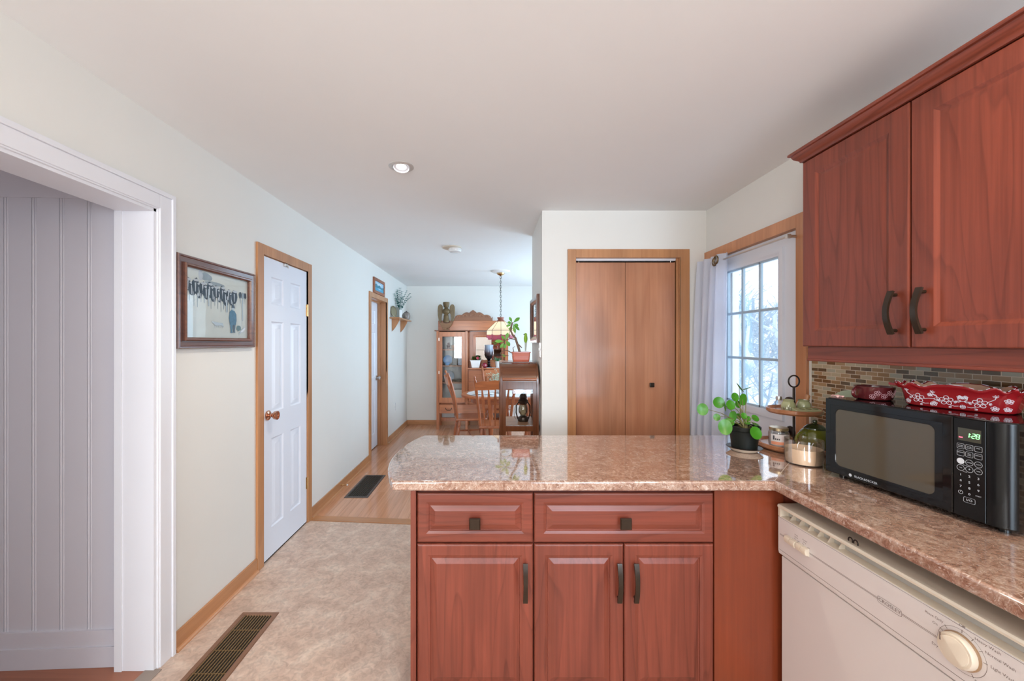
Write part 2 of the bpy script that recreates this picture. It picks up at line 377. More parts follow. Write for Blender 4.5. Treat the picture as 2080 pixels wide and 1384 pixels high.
def laminate():
    m, N, L, p = new('stone_pattern_laminate'); p.inputs['Roughness'].default_value = 0.08; p.inputs['Specular IOR Level'].default_value = 0.8
    p.inputs['Coat Weight'].default_value = 1.0; p.inputs['Coat Roughness'].default_value = 0.03; p.inputs['Coat IOR'].default_value = 1.75
    tc = N.new('ShaderNodeTexCoord')
    a = N.new('ShaderNodeTexNoise'); a.inputs['Scale'].default_value = 22; a.inputs['Detail'].default_value = 9; a.inputs['Roughness'].default_value = 0.75; a.inputs['Distortion'].default_value = 1.6
    b = N.new('ShaderNodeTexNoise'); b.inputs['Scale'].default_value = 60; b.inputs['Detail'].default_value = 6; b.inputs['Distortion'].default_value = 2.5; b.inputs['Roughness'].default_value = 0.7
    c = N.new('ShaderNodeTexNoise'); c.inputs['Scale'].default_value = 48; c.inputs['Detail'].default_value = 3; c.inputs['Distortion'].default_value = 3.5
    for q in (a, b, c): L.new(tc.outputs['Object'], q.inputs[0])
    r = ramp(N, [(0.30, (0.15, 0.068, 0.042)), (0.45, (0.33, 0.185, 0.13)), (0.57, (0.46, 0.32, 0.25)), (0.70, (0.68, 0.58, 0.52))]); L.new(a.outputs['Fac'], r.inputs[0])
    r2 = ramp(N, [(0.35, (0.62, 0.54, 0.5)), (0.5, (1, 1, 1)), (0.66, (1.22, 1.2, 1.18))]); L.new(b.outputs['Fac'], r2.inputs[0])
    mx = N.new('ShaderNodeMix'); mx.data_type = 'RGBA'; mx.blend_type = 'MULTIPLY'; mx.inputs[0].default_value = 0.85
    L.new(r.outputs[0], mx.inputs[6]); L.new(r2.outputs[0], mx.inputs[7])
    r3 = ramp(N, [(0.60, (0, 0, 0)), (0.66, (0.75,) * 3)]); L.new(c.outputs['Fac'], r3.inputs[0])
    m3 = N.new('ShaderNodeMix'); m3.data_type = 'RGBA'; m3.inputs[7].default_value = (0.66, 0.55, 0.48, 1)
    L.new(r3.outputs[0], m3.inputs[0]); L.new(mx.outputs[2], m3.inputs[6]); L.new(m3.outputs[2], p.inputs['Base Color']); return m
def mosaic():
    m, N, L, p = new('glass_and_stone_mosaic'); p.inputs['Roughness'].default_value = 0.16
    tc = N.new('ShaderNodeTexCoord'); sp = N.new('ShaderNodeSeparateXYZ'); cb = N.new('ShaderNodeCombineXYZ')
    L.new(tc.outputs['Object'], sp.inputs[0]); L.new(sp.outputs['Y'], cb.inputs[0]); L.new(sp.outputs['Z'], cb.inputs[1])
    bt = N.new('ShaderNodeTexBrick'); bt.inputs['Scale'].default_value = 1; bt.inputs['Brick Width'].default_value = 0.05; bt.inputs['Row Height'].default_value = 0.0178
    bt.inputs['Mortar Size'].default_value = 0.0013; bt.inputs['Color1'].default_value = (0, 0, 0, 1); bt.inputs['Color2'].default_value = (1, 1, 1, 1); bt.inputs['Mortar'].default_value = (0, 0, 0, 1)
    L.new(cb.outputs[0], bt.inputs['Vector'])
    r = ramp(N, [(0, (0.16, 0.075, 0.025)), (0.22, (0.36, 0.22, 0.11)), (0.42, (0.44, 0.36, 0.24)), (0.60, (0.30, 0.17, 0.075)), (0.74, (0.38, 0.36, 0.27)), (0.88, (0.11, 0.065, 0.03))], 'CONSTANT')
    L.new(bt.outputs['Color'], r.inputs[0])
    mx = N.new('ShaderNodeMix'); mx.data_type = 'RGBA'; mx.inputs[7].default_value = (0.66, 0.54, 0.40, 1)
    L.new(bt.outputs['Fac'], mx.inputs[0]); L.new(r.outputs[0], mx.inputs[6]); L.new(mx.outputs[2], p.inputs['Base Color'])
    b = N.new('ShaderNodeBump'); b.invert = True; b.inputs['Strength'].default_value = 0.5; b.inputs['Distance'].default_value = 0.002
    L.new(bt.outputs['Fac'], b.inputs['Height']); L.new(b.outputs['Normal'], p.inputs['Normal']); return m
vinylm = vinyl(); hardw = planks('oak_hardwood', (0.64, 0.335, 0.20), (0.56, 0.265, 0.14)); redw = planks('red_oak_floor', (0.36, 0.13, 0.065), (0.28, 0.09, 0.045), 'x', 0.12, 0.4)
lam = laminate(); tile = mosaic()
# ============================================================ THE SETTING
XL, XR, YB, H = -1.478, 1.628, 6.93, 2.44
def room(name, m, mat, **k): return struct(m.build(name, mat, **k))

# floors: vinyl in the kitchen, hardwood beyond the slightly skewed joint
J0, J1 = (XL, 3.19), (-0.30, 3.095)
jy = lambda x: J0[1] + (x - J0[0]) * (J1[1] - J0[1]) / (J1[0] - J0[0])
room('floor', MB().prism([(XL, -2.1), (XR, -2.1), (XR, jy(XR)), (XL, jy(XL))], 'z', -0.05, 0), vinylm)
room('floor_hall', MB().prism([(XL - 0.2, jy(XL - 0.2)), (XR + 0.15, jy(XR + 0.15)), (XR + 0.15, YB + 0.2), (XL - 0.2, YB + 0.2)], 'z', -0.05, 0.0), hardw)
room('floor_side_room', MB().box(-3.6, XL - 0.035, -2.1, 1.95, -0.05, -0.001), redw)
room('trim_threshold', MB().prism([(XL + 0.005, jy(XL) - 0.0), (0.9, jy(0.9) - 0.0), (0.9, jy(0.9) + 0.085), (XL + 0.005, jy(XL) + 0.085)], 'z', 0, 0.006, b=0.003), pine_x)
room('trim_threshold_side', MB().box(XL - 0.04, XL + 0.03, 0.6, 1.735, -0.001, 0.004, b=0.002), plain('grey_vinyl_bar', (0.30, 0.24, 0.20), 0.5))
room('ceiling', MB().box(-3.6, XR + 0.15, -2.1, YB + 0.2, H, H + 0.08), ceilm)

# long side wall with a cased opening and two doors
T0, T1 = XL - 0.15, XL
m = MB()
m.box(T0, T1, -2.1, 0.6, 0, H); m.box(T0, T1, 0.6, 1.739, 2.031, H); m.box(T0, T1, 1.739, 2.53, 0, H)
m.box(T0, T1, 2.53, 3.16, 2.02, H); m.box(T0, T1, 3.16, 4.822, 0, H); m.box(T0, T1, 4.822, 5.544, 2.015, H); m.box(T0, T1, 5.544, YB + 0.15, 0, H)
room('wall_left', m, paint, smooth=False)
room('wall_back', MB().box(XL - 0.15, XR + 0.15, YB, YB + 0.15, 0, H), paint)
m = MB(); m.box(XR, XR + 0.15, -2.1, 2.084, 0, H); m.box(XR, XR + 0.15, 2.084, 2.91, 2.05, H); m.box(XR, XR + 0.15, 2.91, 3.7, 0, H)
room('wall_right', m, paint, smooth=False)
# closet block: front wall with an opening, its side and its far face
m = MB(); m.box(0.387, 0.636, 2.974, 3.07, 0, H); m.box(1.424, XR, 2.974, 3.07, 0, H); m.box(0.636, 1.424, 2.974, 3.07, 2.083, H)
m.box(0.387, 0.49, 3.07, 3.60, 0, H); m.box(0.387, XR + 0.15, 3.60, 3.686, 0, H); 
room('wall_closet', m, paint, smooth=False)
# dining side wall and wall behind the camera, openings cut for the added daylight
m = MB(); X2 = XR + 0.15; m.box(XR, X2, 3.7, 4.3, 0, H); m.box(XR, X2, 6.3, YB, 0, H); m.box(XR, X2, 4.3, 6.3, 0, 0.5); m.box(XR, X2, 4.3, 6.3, 2.2, H)
room('wall_dining', m, paint, smooth=False)
m = MB(); m.box(-3.6, -1.41, -2.1, -2.0, 0, H); m.box(-0.65, 0.45, -2.1, -2.0, 0, H); m.box(1.55, XR + 0.15, -2.1, -2.0, 0, H)
for q0, q1 in ((-1.41, -0.65), (0.45, 1.55)): m.box(q0, q1, -2.1, -2.0, 0, 0.85); m.box(q0, q1, -2.1, -2.0, 2.15, H)
room('wall_front', m, paint, smooth=False)
room('wall_side_room', MB().box(-3.7, -3.6, -2.1, 2.0, 0, H), whitep)

# beadboard end wall of the side room, a touch out of square
m = MB(); a0 = Vector((-2.6, 1.722, 0)); a1 = Vector((-1.60, 1.768, 0)); ud = (a1 - a0).normalized(); nd = Vector((ud.y, -ud.x, 0)); Lb = (a1 - a0).length
def bw(u, v, w): return a0 + ud * u + Vector((0, 0, v)) + nd * w
def slab(u0, u1, v0, v1, w0, w1):
    vs = [bw(u, v, w) for u in (u0, u1) for v in (v0, v1) for w in (w0, w1)]
    m.add(vs, [(0, 1, 3, 2), (4, 6, 7, 5), (0, 4, 5, 1), (2, 3, 7, 6), (0, 2, 6, 4), (1, 5, 7, 3)])
slab(-1.1, Lb, 0, H, -0.06, -0.006)
u = Lb - 0.063
slab(u, Lb, 0.16, 2.085, -0.006, 0)
while u > -1.0:
    slab(u - 0.118, u - 0.023, 0.16, 2.085, -0.006, 0)          # board
    vs = []
    for c in (u - 0.0175, u - 0.0062):
        pts = [bw(c + 0.0052 * math.cos(t), 0, -0.0062 + 0.0068 * math.sin(t)) for t in [PI * k / 6 for k in range(7)]]
        b = [Vector((q.x, q.y, 0.16)) for q in pts] + [Vector((q.x, q.y, 2.085)) for q in pts]
        m.add(b, [(k, k + 1, k + 8, k + 7) for k in range(6)])
    u -= 0.118
slab(-1.1, Lb, 2.085, H, -0.006, 0.004)
slab(-1.1, Lb, 0, 0.09, -0.006, 0.016); slab(-1.1, Lb, 0.09, 0.16, -0.006, 0.010)
room('wall_beadboard', m, plain('beadboard_paint', (0.66, 0.645, 0.70), 0.4, var=0.01))

# white casing and jambs of the opening
m = MB()
def casing_x(m, x, y0, y1, zt, w, t, side=1, steps=((0, 1.0, 0.55), (0.16, 0.84, 1.0))):
    # flat casing on a wall at X=x around y0..y1, with stepped edges
    for a, b, k in steps:
        o0, o1 = w * a, w * b
        m.box(x, x + side * t * k, y1 + o0, y1 + o1, 0, zt + o1, b=0.002)
        m.box(x, x + side * t * k, y0 - o1, y0 - o0, 0, zt + o1, b=0.002)
        m.box(x, x + side * t * k, y0 - o0, y1 + o0, zt + o0, zt + o1, b=0.002)
casing_x(m, XL, 0.6, 1.739, 2.031, 0.088, 0.02, 1, ((0, 1.0, 0.45), (0.06, 0.75, 0.75), (0.75, 0.97, 1.1)))
m.box(T0 - 0.012, T1, 1.727, 1.739, 0, 2.031); m.box(T0 - 0.012, T1, 0.6, 0.612, 0, 2.031); m.box(T0 - 0.012, T1, 0.6, 1.739, 2.019, 2.031)
m.box(T0 - 0.02, T0 + 0.012, 1.722, 1.728, 0, 2.025)
room('trim_opening', m, whitep, smooth=False)

# ---- six-panel doors on the long wall
def six_panel(name, x, y0, y1, zt, knob_y, hinge_y, recess):
    r = sroot(name, (x, (y0 + y1) / 2, 0)); o = r.location
    mp = lambda u, v, w: (x + w, u, v)
    m = MB(o); m.box(x - 0.035, x - 0.0125, y0, y1, 0.012, zt)
    w = y1 - y0; st = w * 0.165; mid = w * 0.16; pw = (w - 2 * st - mid) / 2
    ul = [y0, y0 + st, y0 + st + pw, y0 + st + pw + mid, y1 - st, y1]
    vl = [0.012, 0.20, 0.80, 0.975, 1.585, 1.70, 1.885, zt]
    for i in range(5):
        for j in range(7):
            if i in (1, 3) and j in (1, 3, 5):
                m.rings(ul[i], ul[i + 1], vl[j], vl[j + 1], [(0, 0), (0.008, -0.007), (0.014, -0.0085), (0.022, -0.0085), (0.046, -0.001), (0.05, -0.001)], mp)
            else:
                m.add([mp(ul[i], vl[j], 0), mp(ul[i + 1], vl[j], 0), mp(ul[i + 1], vl[j + 1], 0), mp(ul[i], vl[j + 1], 0)], [(0, 1, 2, 3)])
    m.rings(y0, y1, 0.012, zt, [(0, -0.0125), (0, 0)], mp, cap=False)
    m.build('slab', doorw, r, angle=20)
    return r
d1 = six_panel('door_1', XL + 0.004, 2.545, 3.150, 2.006, 0, 0, 0)
m = MB(d1.location); kz, ky = 0.962, 2.60
m.lathe([(0.031, 0), (0.033, 0.006), (0.028, 0.011), (0.013, 0.013), (0.012, 0.03), (0.016, 0.036), (0.026, 0.046), (0.0285, 0.058), (0.0285, 0.066), (0.02, 0.0665), (0.019, 0.061), (0, 0.061)], (XL + 0.004, ky, kz), 28, 'x'); m.box(XL - 0.002, XL + 0.0055, 2.5445, 2.549, kz - 0.028, kz + 0.028)
m.build('door_knob', copper, d1)
for hz in (1.70, 0.32):
    m = MB(d1.location); m.box(XL + 0.002, XL + 0.008, 3.138, 3.166, hz - 0.045, hz + 0.045, b=0.001); m.tube([(XL + 0.011, 3.153, hz - 0.047), (XL + 0.011, 3.153, hz + 0.047)], 0.006, 8)
    m.build('hinge', brass, d1)
m = MB(d1.location); m.box(XL + 0.004, XL + 0.016, 2.80, 2.845, 1.985, 2.006, b=0.002); m.tube([(XL + 0.016, 2.822, 1.99), (XL + 0.026, 2.822, 1.985), (XL + 0.026, 2.822, 1.975)], 0.004, 6); m.build('catch', steel, d1)
m = MB(); m.box(T0, XL - 0.002, 2.53, 2.543, 0, 2.02); m.box(T0, XL - 0.002, 3.152, 3.16, 0, 2.02); m.box(T0, XL - 0.002, 2.53, 3.16, 2.009, 2.02)
casing_x(m, XL, 2.54, 3.155, 2.012, 0.066, 0.016, 1, ((0, 1, 1),)); 
room('trim_door_1', m, pine)
d2 = six_panel('door_2', XL - 0.115, 4.835, 5.535, 2.0, 0, 0, 0.1)
m = MB(d2.location); m.lathe([(0.031, 0), (0.033, 0.006), (0.026, 0.011), (0.012, 0.013), (0.012, 0.03), (0.018, 0.036), (0.027, 0.046), (0.029, 0.057), (0.026, 0.066), (0, 0.067)], (XL - 0.115, 5.465, 0.955), 24, 'x'); m.build('door_knob', steel, d2)
m = MB(); m.box(T0, XL, 4.822, 4.834, 0, 2.015); m.box(T0, XL, 5.536, 5.548, 0, 2.015); m.box(T0, XL, 4.822, 5.544, 2.003, 2.015)
m.box(XL - 0.112, XL - 0.075, 5.523, 5.538, 0, 2.005); m.box(XL - 0.112, XL - 0.075, 4.832, 5.538, 1.990, 2.005)
casing_x(m, XL, 4.826, 5.54, 2.008, 0.062, 0.016, 1, ((0, 1, 1),))
room('trim_door_2', m, pine)

m = MB(); m.box(T0 - 0.3, T0 - 0.28, 2.4, 3.3, 0, 2.2); m.box(T0 - 0.3, T0, 2.38, 2.4, 0, 2.2); m.box(T0 - 0.3, T0, 3.3, 3.32, 0, 2.2); m.box(T0 - 0.3, T0, 2.38, 3.32, 2.2, 2.22); m.box(T0 - 0.3, T0 + 0.15, 2.38, 3.32, -0.03, -0.001)
room('wall_light_stop_near', m, dark)  # unseen black box added to stop sky light through the door gaps
m = MB(); m.box(T0 - 0.3, T0 - 0.28, 4.7, 5.7, 0, 2.2); m.box(T0 - 0.3, T0, 4.68, 4.7, 0, 2.2); m.box(T0 - 0.3, T0, 5.7, 5.72, 0, 2.2); m.box(T0 - 0.3, T0, 4.68, 5.72, 2.2, 2.22); m.box(T0 - 0.3, T0, 4.68, 5.72, -0.03, -0.001)
room('wall_light_stop_far', m, dark)  # another unseen black box, added to block light behind the far door
# ---- baseboards
def base(name, y0, y1, x=XL):
    m = MB(); m.box(x, x + 0.013, y0, y1, 0, 0.086, b=0.003); m.prism([(x + 0.013, 0), (x + 0.027, 0), (x + 0.026, 0.007), (x + 0.021, 0.013), (x + 0.013, 0.016)], 'y', y0, y1)
    room(name, m, pine_y)
base('baseboard_left', 1.829, 2.473); base('baseboard_hall', 3.222, 4.763); base('baseboard_dining', 5.603, YB)
m = MB(); m.box(XL, XR, YB - 0.014, YB, 0, 0.086, b=0.003); room('baseboard_back', m, pine_x)
m = MB(); m.box(0.387, 0.58, 2.960, 2.974, 0, 0.086, b=0.003); m.box(1.495, XR, 2.960, 2.974, 0, 0.086, b=0.003); room('baseboard_closet', m, pine_x)

# ---- bifold closet door
m = MB()
for a, b in ((0.578, 0.640), (1.424, 1.494)): m.box(a, b, 2.958, 2.974, 0, 2.146, b=0.002)
m.box(0.640, 1.424, 2.958, 2.974, 2.083, 2.146, b=0.002)
m.box(0.628, 0.640, 2.965, 3.07, 0, 2.083); m.box(1.420, 1.432, 2.965, 3.07, 0, 2.083); m.box(0.636, 1.424, 2.965, 3.07, 2.081, 2.09)
m.box(1.405, 1.421, 2.985, 3.0, 0, 2.081)
room('trim_closet', m, pine)
r = sroot('door_3', (1.02, 3.0, 0))
m = MB(r.location); m.box(0.642, 1.405, 2.995, 3.03, 2.066, 2.081); m.build('track', whitep, r)
m = MB(r.location); m.box(0.643, 1.0205, 2.992, 3.022, 0.015, 2.052, b=0.0015); m.build('panel', ply, r)
m = MB(r.location); m.box(1.0235, 1.399, 2.992, 3.022, 0.015, 2.052, b=0.0015); m.build('panel', ply, r)
m = MB(r.location); m.tube([(1.214, 2.992, 1.122), (1.214, 2.972, 1.122)], 0.008, 10); m.box(1.197, 1.231, 2.958, 2.974, 1.106, 1.140, b=0.004); m.build('door_knob', bronze, r)
m = MB(r.location)
for x in (0.67, 1.372): m.tube([(x, 3.008, 2.045), (x, 3.008, 2.07)], 0.004, 6)
m.build('pivot_pin', steel, r)
room('wall_closet_inside', MB().box(0.49, XR, 3.55, 3.60, 0, H), dark)

# ---- entry door with a nine-pane glass
m = MB(); casing_x(m, XR, 2.084, 2.905, 2.05, 0.07, 0.016, -1, ((0, 1, 1),))
room('trim_entry', m, wood('clear_pine_entry', (0.60, 0.27, 0.125), (0.44, 0.17, 0.065), 'z', 0.35, 0.2, line=0.3))
m = MB(); m.box(XR, XR + 0.15, 2.072, 2.086, 0, 2.06); m.box(XR, XR + 0.15, 2.908, 2.92, 0, 2.06); m.box(XR, XR + 0.15, 2.072, 2.92, 2.048, 2.06)
room('trim_entry_jamb', m, pine)
r = sroot('door_4', (1.66, 2.5, 0)); x0, x1 = 1.640, 1.684
gy0, gy1, gz0, gz1 = 2.243, 2.745, 1.045, 1.936
m = MB(r.location)
m.box(x0, x1, 2.087, gy0, 0.012, 2.047); m.box(x0, x1, gy1, 2.907, 0.012, 2.047); m.box(x0, x1, gy0, gy1, 0.012, gz0); m.box(x0, x1, gy0, gy1, gz1, 2.047)
mp = lambda u, v, w: (x0 - w, u, v)
for a, b in ((2.19, 2.44), (2.55, 2.80)): m.rings(a, b, 0.2, 0.82, [(0, 0), (0.01, 0.006), (0.03, 0.002), (0.06, 0.006)], mp)
m.build('slab', extw, r)
m = MB(r.location); m.rings(gy0 - 0.045, gy1 + 0.045, gz0 - 0.045, gz1 + 0.045, [(0, 0), (0.003, 0.012), (0.02, 0.014), (0.035, 0.010), (0.045, 0.004), (0.048, -0.02)], mp, cap=False); m.build('glass_frame', extw, r)
m = MB(r.location)
gm = plain('muntin_shade_tint', (0.42, 0.55, 0.66), 0.4)  # blue-grey colour paints the bars' shade against the bright glass
for k in (1, 2):
    y = gy0 + (gy1 - gy0) * k / 3; m.box(x0 + 0.004, x0 + 0.022, y - 0.0085, y + 0.0085, gz0, gz1, b=0.003)
    z = gz0 + (gz1 - gz0) * k / 3; m.box(x0 + 0.005, x0 + 0.021, gy0, gy1, z - 0.0085, z + 0.0085, b=0.003)
for y in (gy0 + 0.006, gy1 - 0.006): m.box(x0 + 0.004, x0 + 0.022, y - 0.006, y + 0.006, gz0, gz1)
for z in (gz0 + 0.006, gz1 - 0.006): m.box(x0 + 0.004, x0 + 0.022, gy0, gy1, z - 0.006, z + 0.006)
m.build('muntin', gm, r)
m = MB(r.location); m.box(x0 + 0.012, x0 + 0.016, gy0, gy1, gz0, gz1); m.build('pane', windowglass, r)
m = MB(r.location); m.lathe([(0.032, 0), (0.034, -0.004), (0.033, -0.016), (0.028, -0.019), (0, -0.019)], (x0, 2.150, 1.112), 28, 'x'); m.box(x0 - 0.03, x0 - 0.018, 2.145, 2.155, 1.10, 1.124, b=0.002); m.build('deadbolt', bronze, r)
m = MB(r.location); m.lathe([(0.03, 0), (0.032, -0.004), (0.028, -0.012), (0.011, -0.013), (0.011, -0.045), (0, -0.046)], (x0, 2.150, 0.955), 24, 'x'); m.strip([(x0 - 0.045, 2.145, 0.955), (x0 - 0.048, 2.19, 0.957), (x0 - 0.044, 2.25, 0.950)], (0, 0, 1), [0.02, 0.018, 0.014], 0.010); m.build('lever', iron, r)

# ---- mosaic backsplash behind the counter run
m = MB(); m.box(1.620, XR, -2.0, 1.990, 0.93, 1.42); room('wall_backsplash', m, tile)
m = MB(); m.box(1.616, XR, 1.988, 1.996, 0.93, 1.42); room('trim_backsplash', m, plain('pale_tile_edge', (0.72, 0.66, 0.58), 0.4))

# ============================================================ OUTSIDE
struct(MB().box(1.9, 60, -6, 70, -0.5, -0.4).build('ground_snow', snow))
m = MB((2.52, 4.10, -0.4)); m.box(2.48, 2.56, 4.06, 4.14, -0.4, 2.7, b=0.004); m.box(2.46, 2.58, 4.04, 4.16, -0.4, -0.2, b=0.004); m.box(2.46, 2.58, 4.04, 4.16, 2.4, 2.5, b=0.004)
o = m.build('porch_post', whitep); tag(o, 'square white porch post seen through the edge of the door glass', 'post')
rng = random.Random(5)
def tree(name, loc, hgt, spread, label, cat, trunk_r, levels=4, lean=0.0, n0=5, seed=1, trunkmat=None, ups=0.5):
    R = random.Random(seed); root = thing(name, label, cat, loc)
    tr = MB(); tw = MB()
    def grow(p, d, L, r, lv):
        pts = [p]; n = 4
        for k in range(n):
            d = (d + Vector((R.uniform(-1, 1), R.uniform(-1, 1), R.uniform(-0.5, 0.8))) * 0.22).normalized(); pts.append(pts[-1] + d * L / n)
        (tr if lv >= levels - 1 else tw).tube(pts, [r * (1 - 0.5 * k / n) for k in range(n + 1)], 6 if lv >= levels - 1 else 3)
        if lv <= 0: return
        for k in range(R.randint(3, 5) if lv > 1 else 4):
            t = R.uniform(0.3, 1.0); q = pts[min(n, int(t * n) + 0)]
            a = R.uniform(0, 2 * PI); s = Vector((math.cos(a), math.sin(a), R.uniform(-0.15, ups)))
            grow(q, (d * 0.55 + s * spread).normalized(), L * R.uniform(0.5, 0.75), r * 0.5, lv - 1)
    for k in range(n0):
        a = 2 * PI * k / n0 + R.uniform(-.3, .3)
        grow(Vector((0.12 * math.cos(a) * (n0 > 1), 0.12 * math.sin(a) * (n0 > 1), 0)), Vector((math.cos(a) * lean, math.sin(a) * lean, 1)).normalized(), hgt * R.uniform(0.42, 0.6), trunk_r * R.uniform(0.7, 1), levels)
    tr.build('trunk', trunkmat or bark, root); tw.build('twigs', bark, root)
tree('bare_shrub', (6.3, 9.4, -0.4), 2.6, 1.0, 'frosted bare shrub nearest the door, low in its glass', 'shrub', 0.035, 4, 0.7, 5, 21)
tree('bare_tree', (9.3, 13.2, -0.4), 6.0, 0.9, 'bare snowy tree with twin pale trunks low in the door glass', 'tree', 0.13, 4, 0.3, 2, 3, barkp)
tree('bare_shrub', (11.0, 17.6, -0.4), 3.6, 1.0, 'frosted bare shrub standing behind the twin-trunked tree', 'shrub', 0.05, 4, 0.7, 6, 33)
tree('bare_tree', (15.2, 23.5, -0.4), 9.0, 1.0, 'tall bare tree whose upper boughs cross the top door panes', 'tree', 0.16, 4, 0.3, 3, 8)
tree('bare_shrub', (18.0, 30.5, -0.4), 4.5, 1.0, 'distant frosted shrub low on the snow', 'shrub', 0.05, 4, 0.8, 6, 44)
tree('bare_tree', (26.0, 37.0, -0.4), 9.5, 1.0, 'far bare tree standing behind the others in the snow', 'tree', 0.18, 4, 0.4, 3, 12)
# ============================================================ KITCHEN UNITS
ZC = 0.93
def arch_handle(m, c, up, out, L=0.13, dep=0.03, w=0.0155, t=0.007):
    c, up, out = Vector(c), Vector(up).normalized(), Vector(out).normalized()
    pts = []
    for k in range(15):
        a = k / 14; s = math.sin(PI * a)
        pts.append(c + up * (a - 0.5) * L + out * (0.016 + (dep - 0.016) * s))
    m.strip(pts, up.cross(out), [w * (1.0 + 0.15 * abs(2 * k / 14 - 1)) for k in range(15)], t)
    for sgn in (-1, 1):
        p = c + up * sgn * (L / 2 - 0.012); m.tube([p, p + out * 0.02], 0.0055, 10)
def square_knob(m, c, out, up):
    c, out, up = Vector(c), Vector(out), Vector(up); sd = up.cross(out)
    m.tube([c, c + out * 0.016], 0.006, 10)
    vs = []; fs = []
    for w, h in ((0.016, 0.013), (0.0205, 0.016), (0.0205, 0.024), (0.018, 0.027)):
        for a, b in ((-1, -1), (1, -1), (1, 1), (-1, 1)): vs.append(c + out * h + sd * a * w + up * b * w)
    for k in range(3):
        for i in range(4): fs.append((4 * k + i, 4 * k + (i + 1) % 4, 4 * k + 4 + (i + 1) % 4, 4 * k + 4 + i))
    fs += [(3, 2, 1, 0), (12, 13, 14, 15)]
    m.add(vs, fs)
def front(m, u0, u1, v0, v1, mp, frame=0.05, flat=False):
    if flat:   # upper doors: low framed panel
        rg = [(0, -0.02), (0, -0.004), (0.001, -0.0015), (0.004, 0), (frame, 0), (frame + 0.004, -0.0015), (frame + 0.010, -0.005), (frame + 0.013, -0.006), (frame + 0.017, -0.0055), (frame + 0.030, -0.003)]
    else:
        rg = [(0, -0.02), (0, -0.006), (0.002, -0.0025), (0.006, -0.0005), (0.010, 0), (frame - 0.012, 0), (frame - 0.002, -0.003), (frame, -0.0065), (frame + 0.003, -0.007), (frame + 0.020, -0.001), (frame + 0.022, -0.0005)]
    m.rings(u0, u1, v0, v1, rg, mp); m.rings(u0, u1, v0, v1, [(0, -0.02)], mp)

YF = 1.477
mpf = lambda u, v, w: (u, YF - w, v)
def base_unit(x0, x1, label, drawer, doors, side=None):
    r = thing('base_cabinet', label, 'cabinet', ((x0 + x1) / 2, YF + 0.3, 0)); o = r.location
    m = MB(o); m.box(x0, x1, YF + 0.021, 2.06, 0.10, 0.885); m.box(x0, x1, YF + 0.08, 2.0, 0, 0.10); m.build('carcass', cher, r)
    if side:
        m = MB(o); m.box(side[0], side[1], YF - 0.006, 2.07, 0, 0.888, b=0.001); m.build('side_panel', cher, r)
    u0, u1 = drawer
    m = MB(o); front(m, u0, u1, 0.690, 0.876, mpf, 0.046); dr = m.build('drawer', cher_x, r, angle=14)
    m = MB(o); square_knob(m, ((u0 + u1) / 2, YF - 0.001, 0.770), (0, -1, 0), (0, 0, 1)); m.build('knob', bronze, dr, angle=25)
    for a, b, hx in doors:
        m = MB(o); front(m, a, b, 0.112, 0.684, mpf, 0.052); d = m.build('door', cher, r, angle=14)
        m = MB(o); arch_handle(m, (hx, YF, 0.548), (0, 0, 1), (0, -1, 0), 0.145); m.build('handle', bronze, d)
    return r
base_unit(-0.279, 0.1605, 'single-door cherry base cabinet under the rounded end of the counter', (-0.277, 0.1585), [(-0.277, 0.1585, 0.128)], (-0.300, -0.280))
base_unit(0.1615, 0.838, 'double-door cherry base cabinet with one wide drawer', (0.163, 0.836), [(0.163, 0.4985, 0.478), (0.5015, 0.836, 0.540)])
r = thing('corner_cabinet', 'plain cherry corner panel between the double-door cabinet and the dishwasher', 'cabinet', (0.96, 1.8, 0))
m = MB(r.location); m.box(0.8395, 1.098, YF + 0.002, YF + 0.022, 0.10, 0.888, b=0.001); m.build('filler_panel', cher_panel, r)
m = MB(r.location); m.box(0.842, 1.61, YF + 0.024, 2.06, 0.1, 0.885); m.build('carcass', cher, r)

# L-shaped worktop with a rolled front edge
pts = [(-0.363, 1.452), (-0.388, 1.508), (-0.408, 1.560), (-0.424, 1.620), (-0.435, 1.685), (-0.441, 1.755), (-0.441, 1.83), (-0.436, 1.905), (-0.427, 1.985), (-0.410, 2.06), (-0.390, 2.13), (-0.368, 2.182),
       (1.50, 2.182), (1.585, 2.10), (1.585, 2.0), (1.617, 1.985), (1.617, -1.6), (1.045, -1.6), (1.045, 1.452)]
r = thing('countertop', 'L-shaped glossy brown stone-pattern laminate counter with a rounded end', 'countertop', (0.6, 1.8, 0.892))
m = MB(r.location); m.prism(pts[::-1], 'z', 0.892, ZC, b=0.009, seg=3); m.build('worktop', lam, r, angle=50)
m = MB(r.location); m.strip([(1.046, 1.453, ZC + 0.0003), (1.32, 1.727, ZC + 0.0003), (1.575, 1.98, ZC + 0.0003)], (1, -1, 0), 0.0015, 0.0008); m.build('mitre_seam', plain('pale_seam', (0.6, 0.5, 0.42), 0.3), r)

# ---- dishwasher
YD0, YD1 = 0.775, 1.462
r = thing('dishwasher', 'almond white dishwasher with a round dial under the counter', 'dishwasher', (1.35, 1.12, 0)); o = r.location
m = MB(o); m.box(1.10, 1.60, YD0 + 0.004, YD1 - 0.004, 0.10, 0.836); m.build('body', dwtop, r)
m = MB(o); m.box(1.074, 1.10, YD0 + 0.003, YD1 - 0.006, 0.13, 0.655, b=0.004); m.build('door', dw, r)
m = MB(o); m.box(1.12, 1.16, YD0 + 0.01, YD1 - 0.01, 0.005, 0.125, b=0.003); m.build('toe_plate', dw, r)
m = MB(o)
m.prism([(1.60, 0.845), (1.075, 0.845), (1.066, 0.8435), (1.0625, 0.839), (1.063, 0.8335), (1.067, 0.831), (1.12, 0.831), (1.12, 0.836), (1.60, 0.836)], 'y', YD0, YD1, b=0.0015, seg=1)
m.build('top_lip', dwtop, r)
m = MB(o)
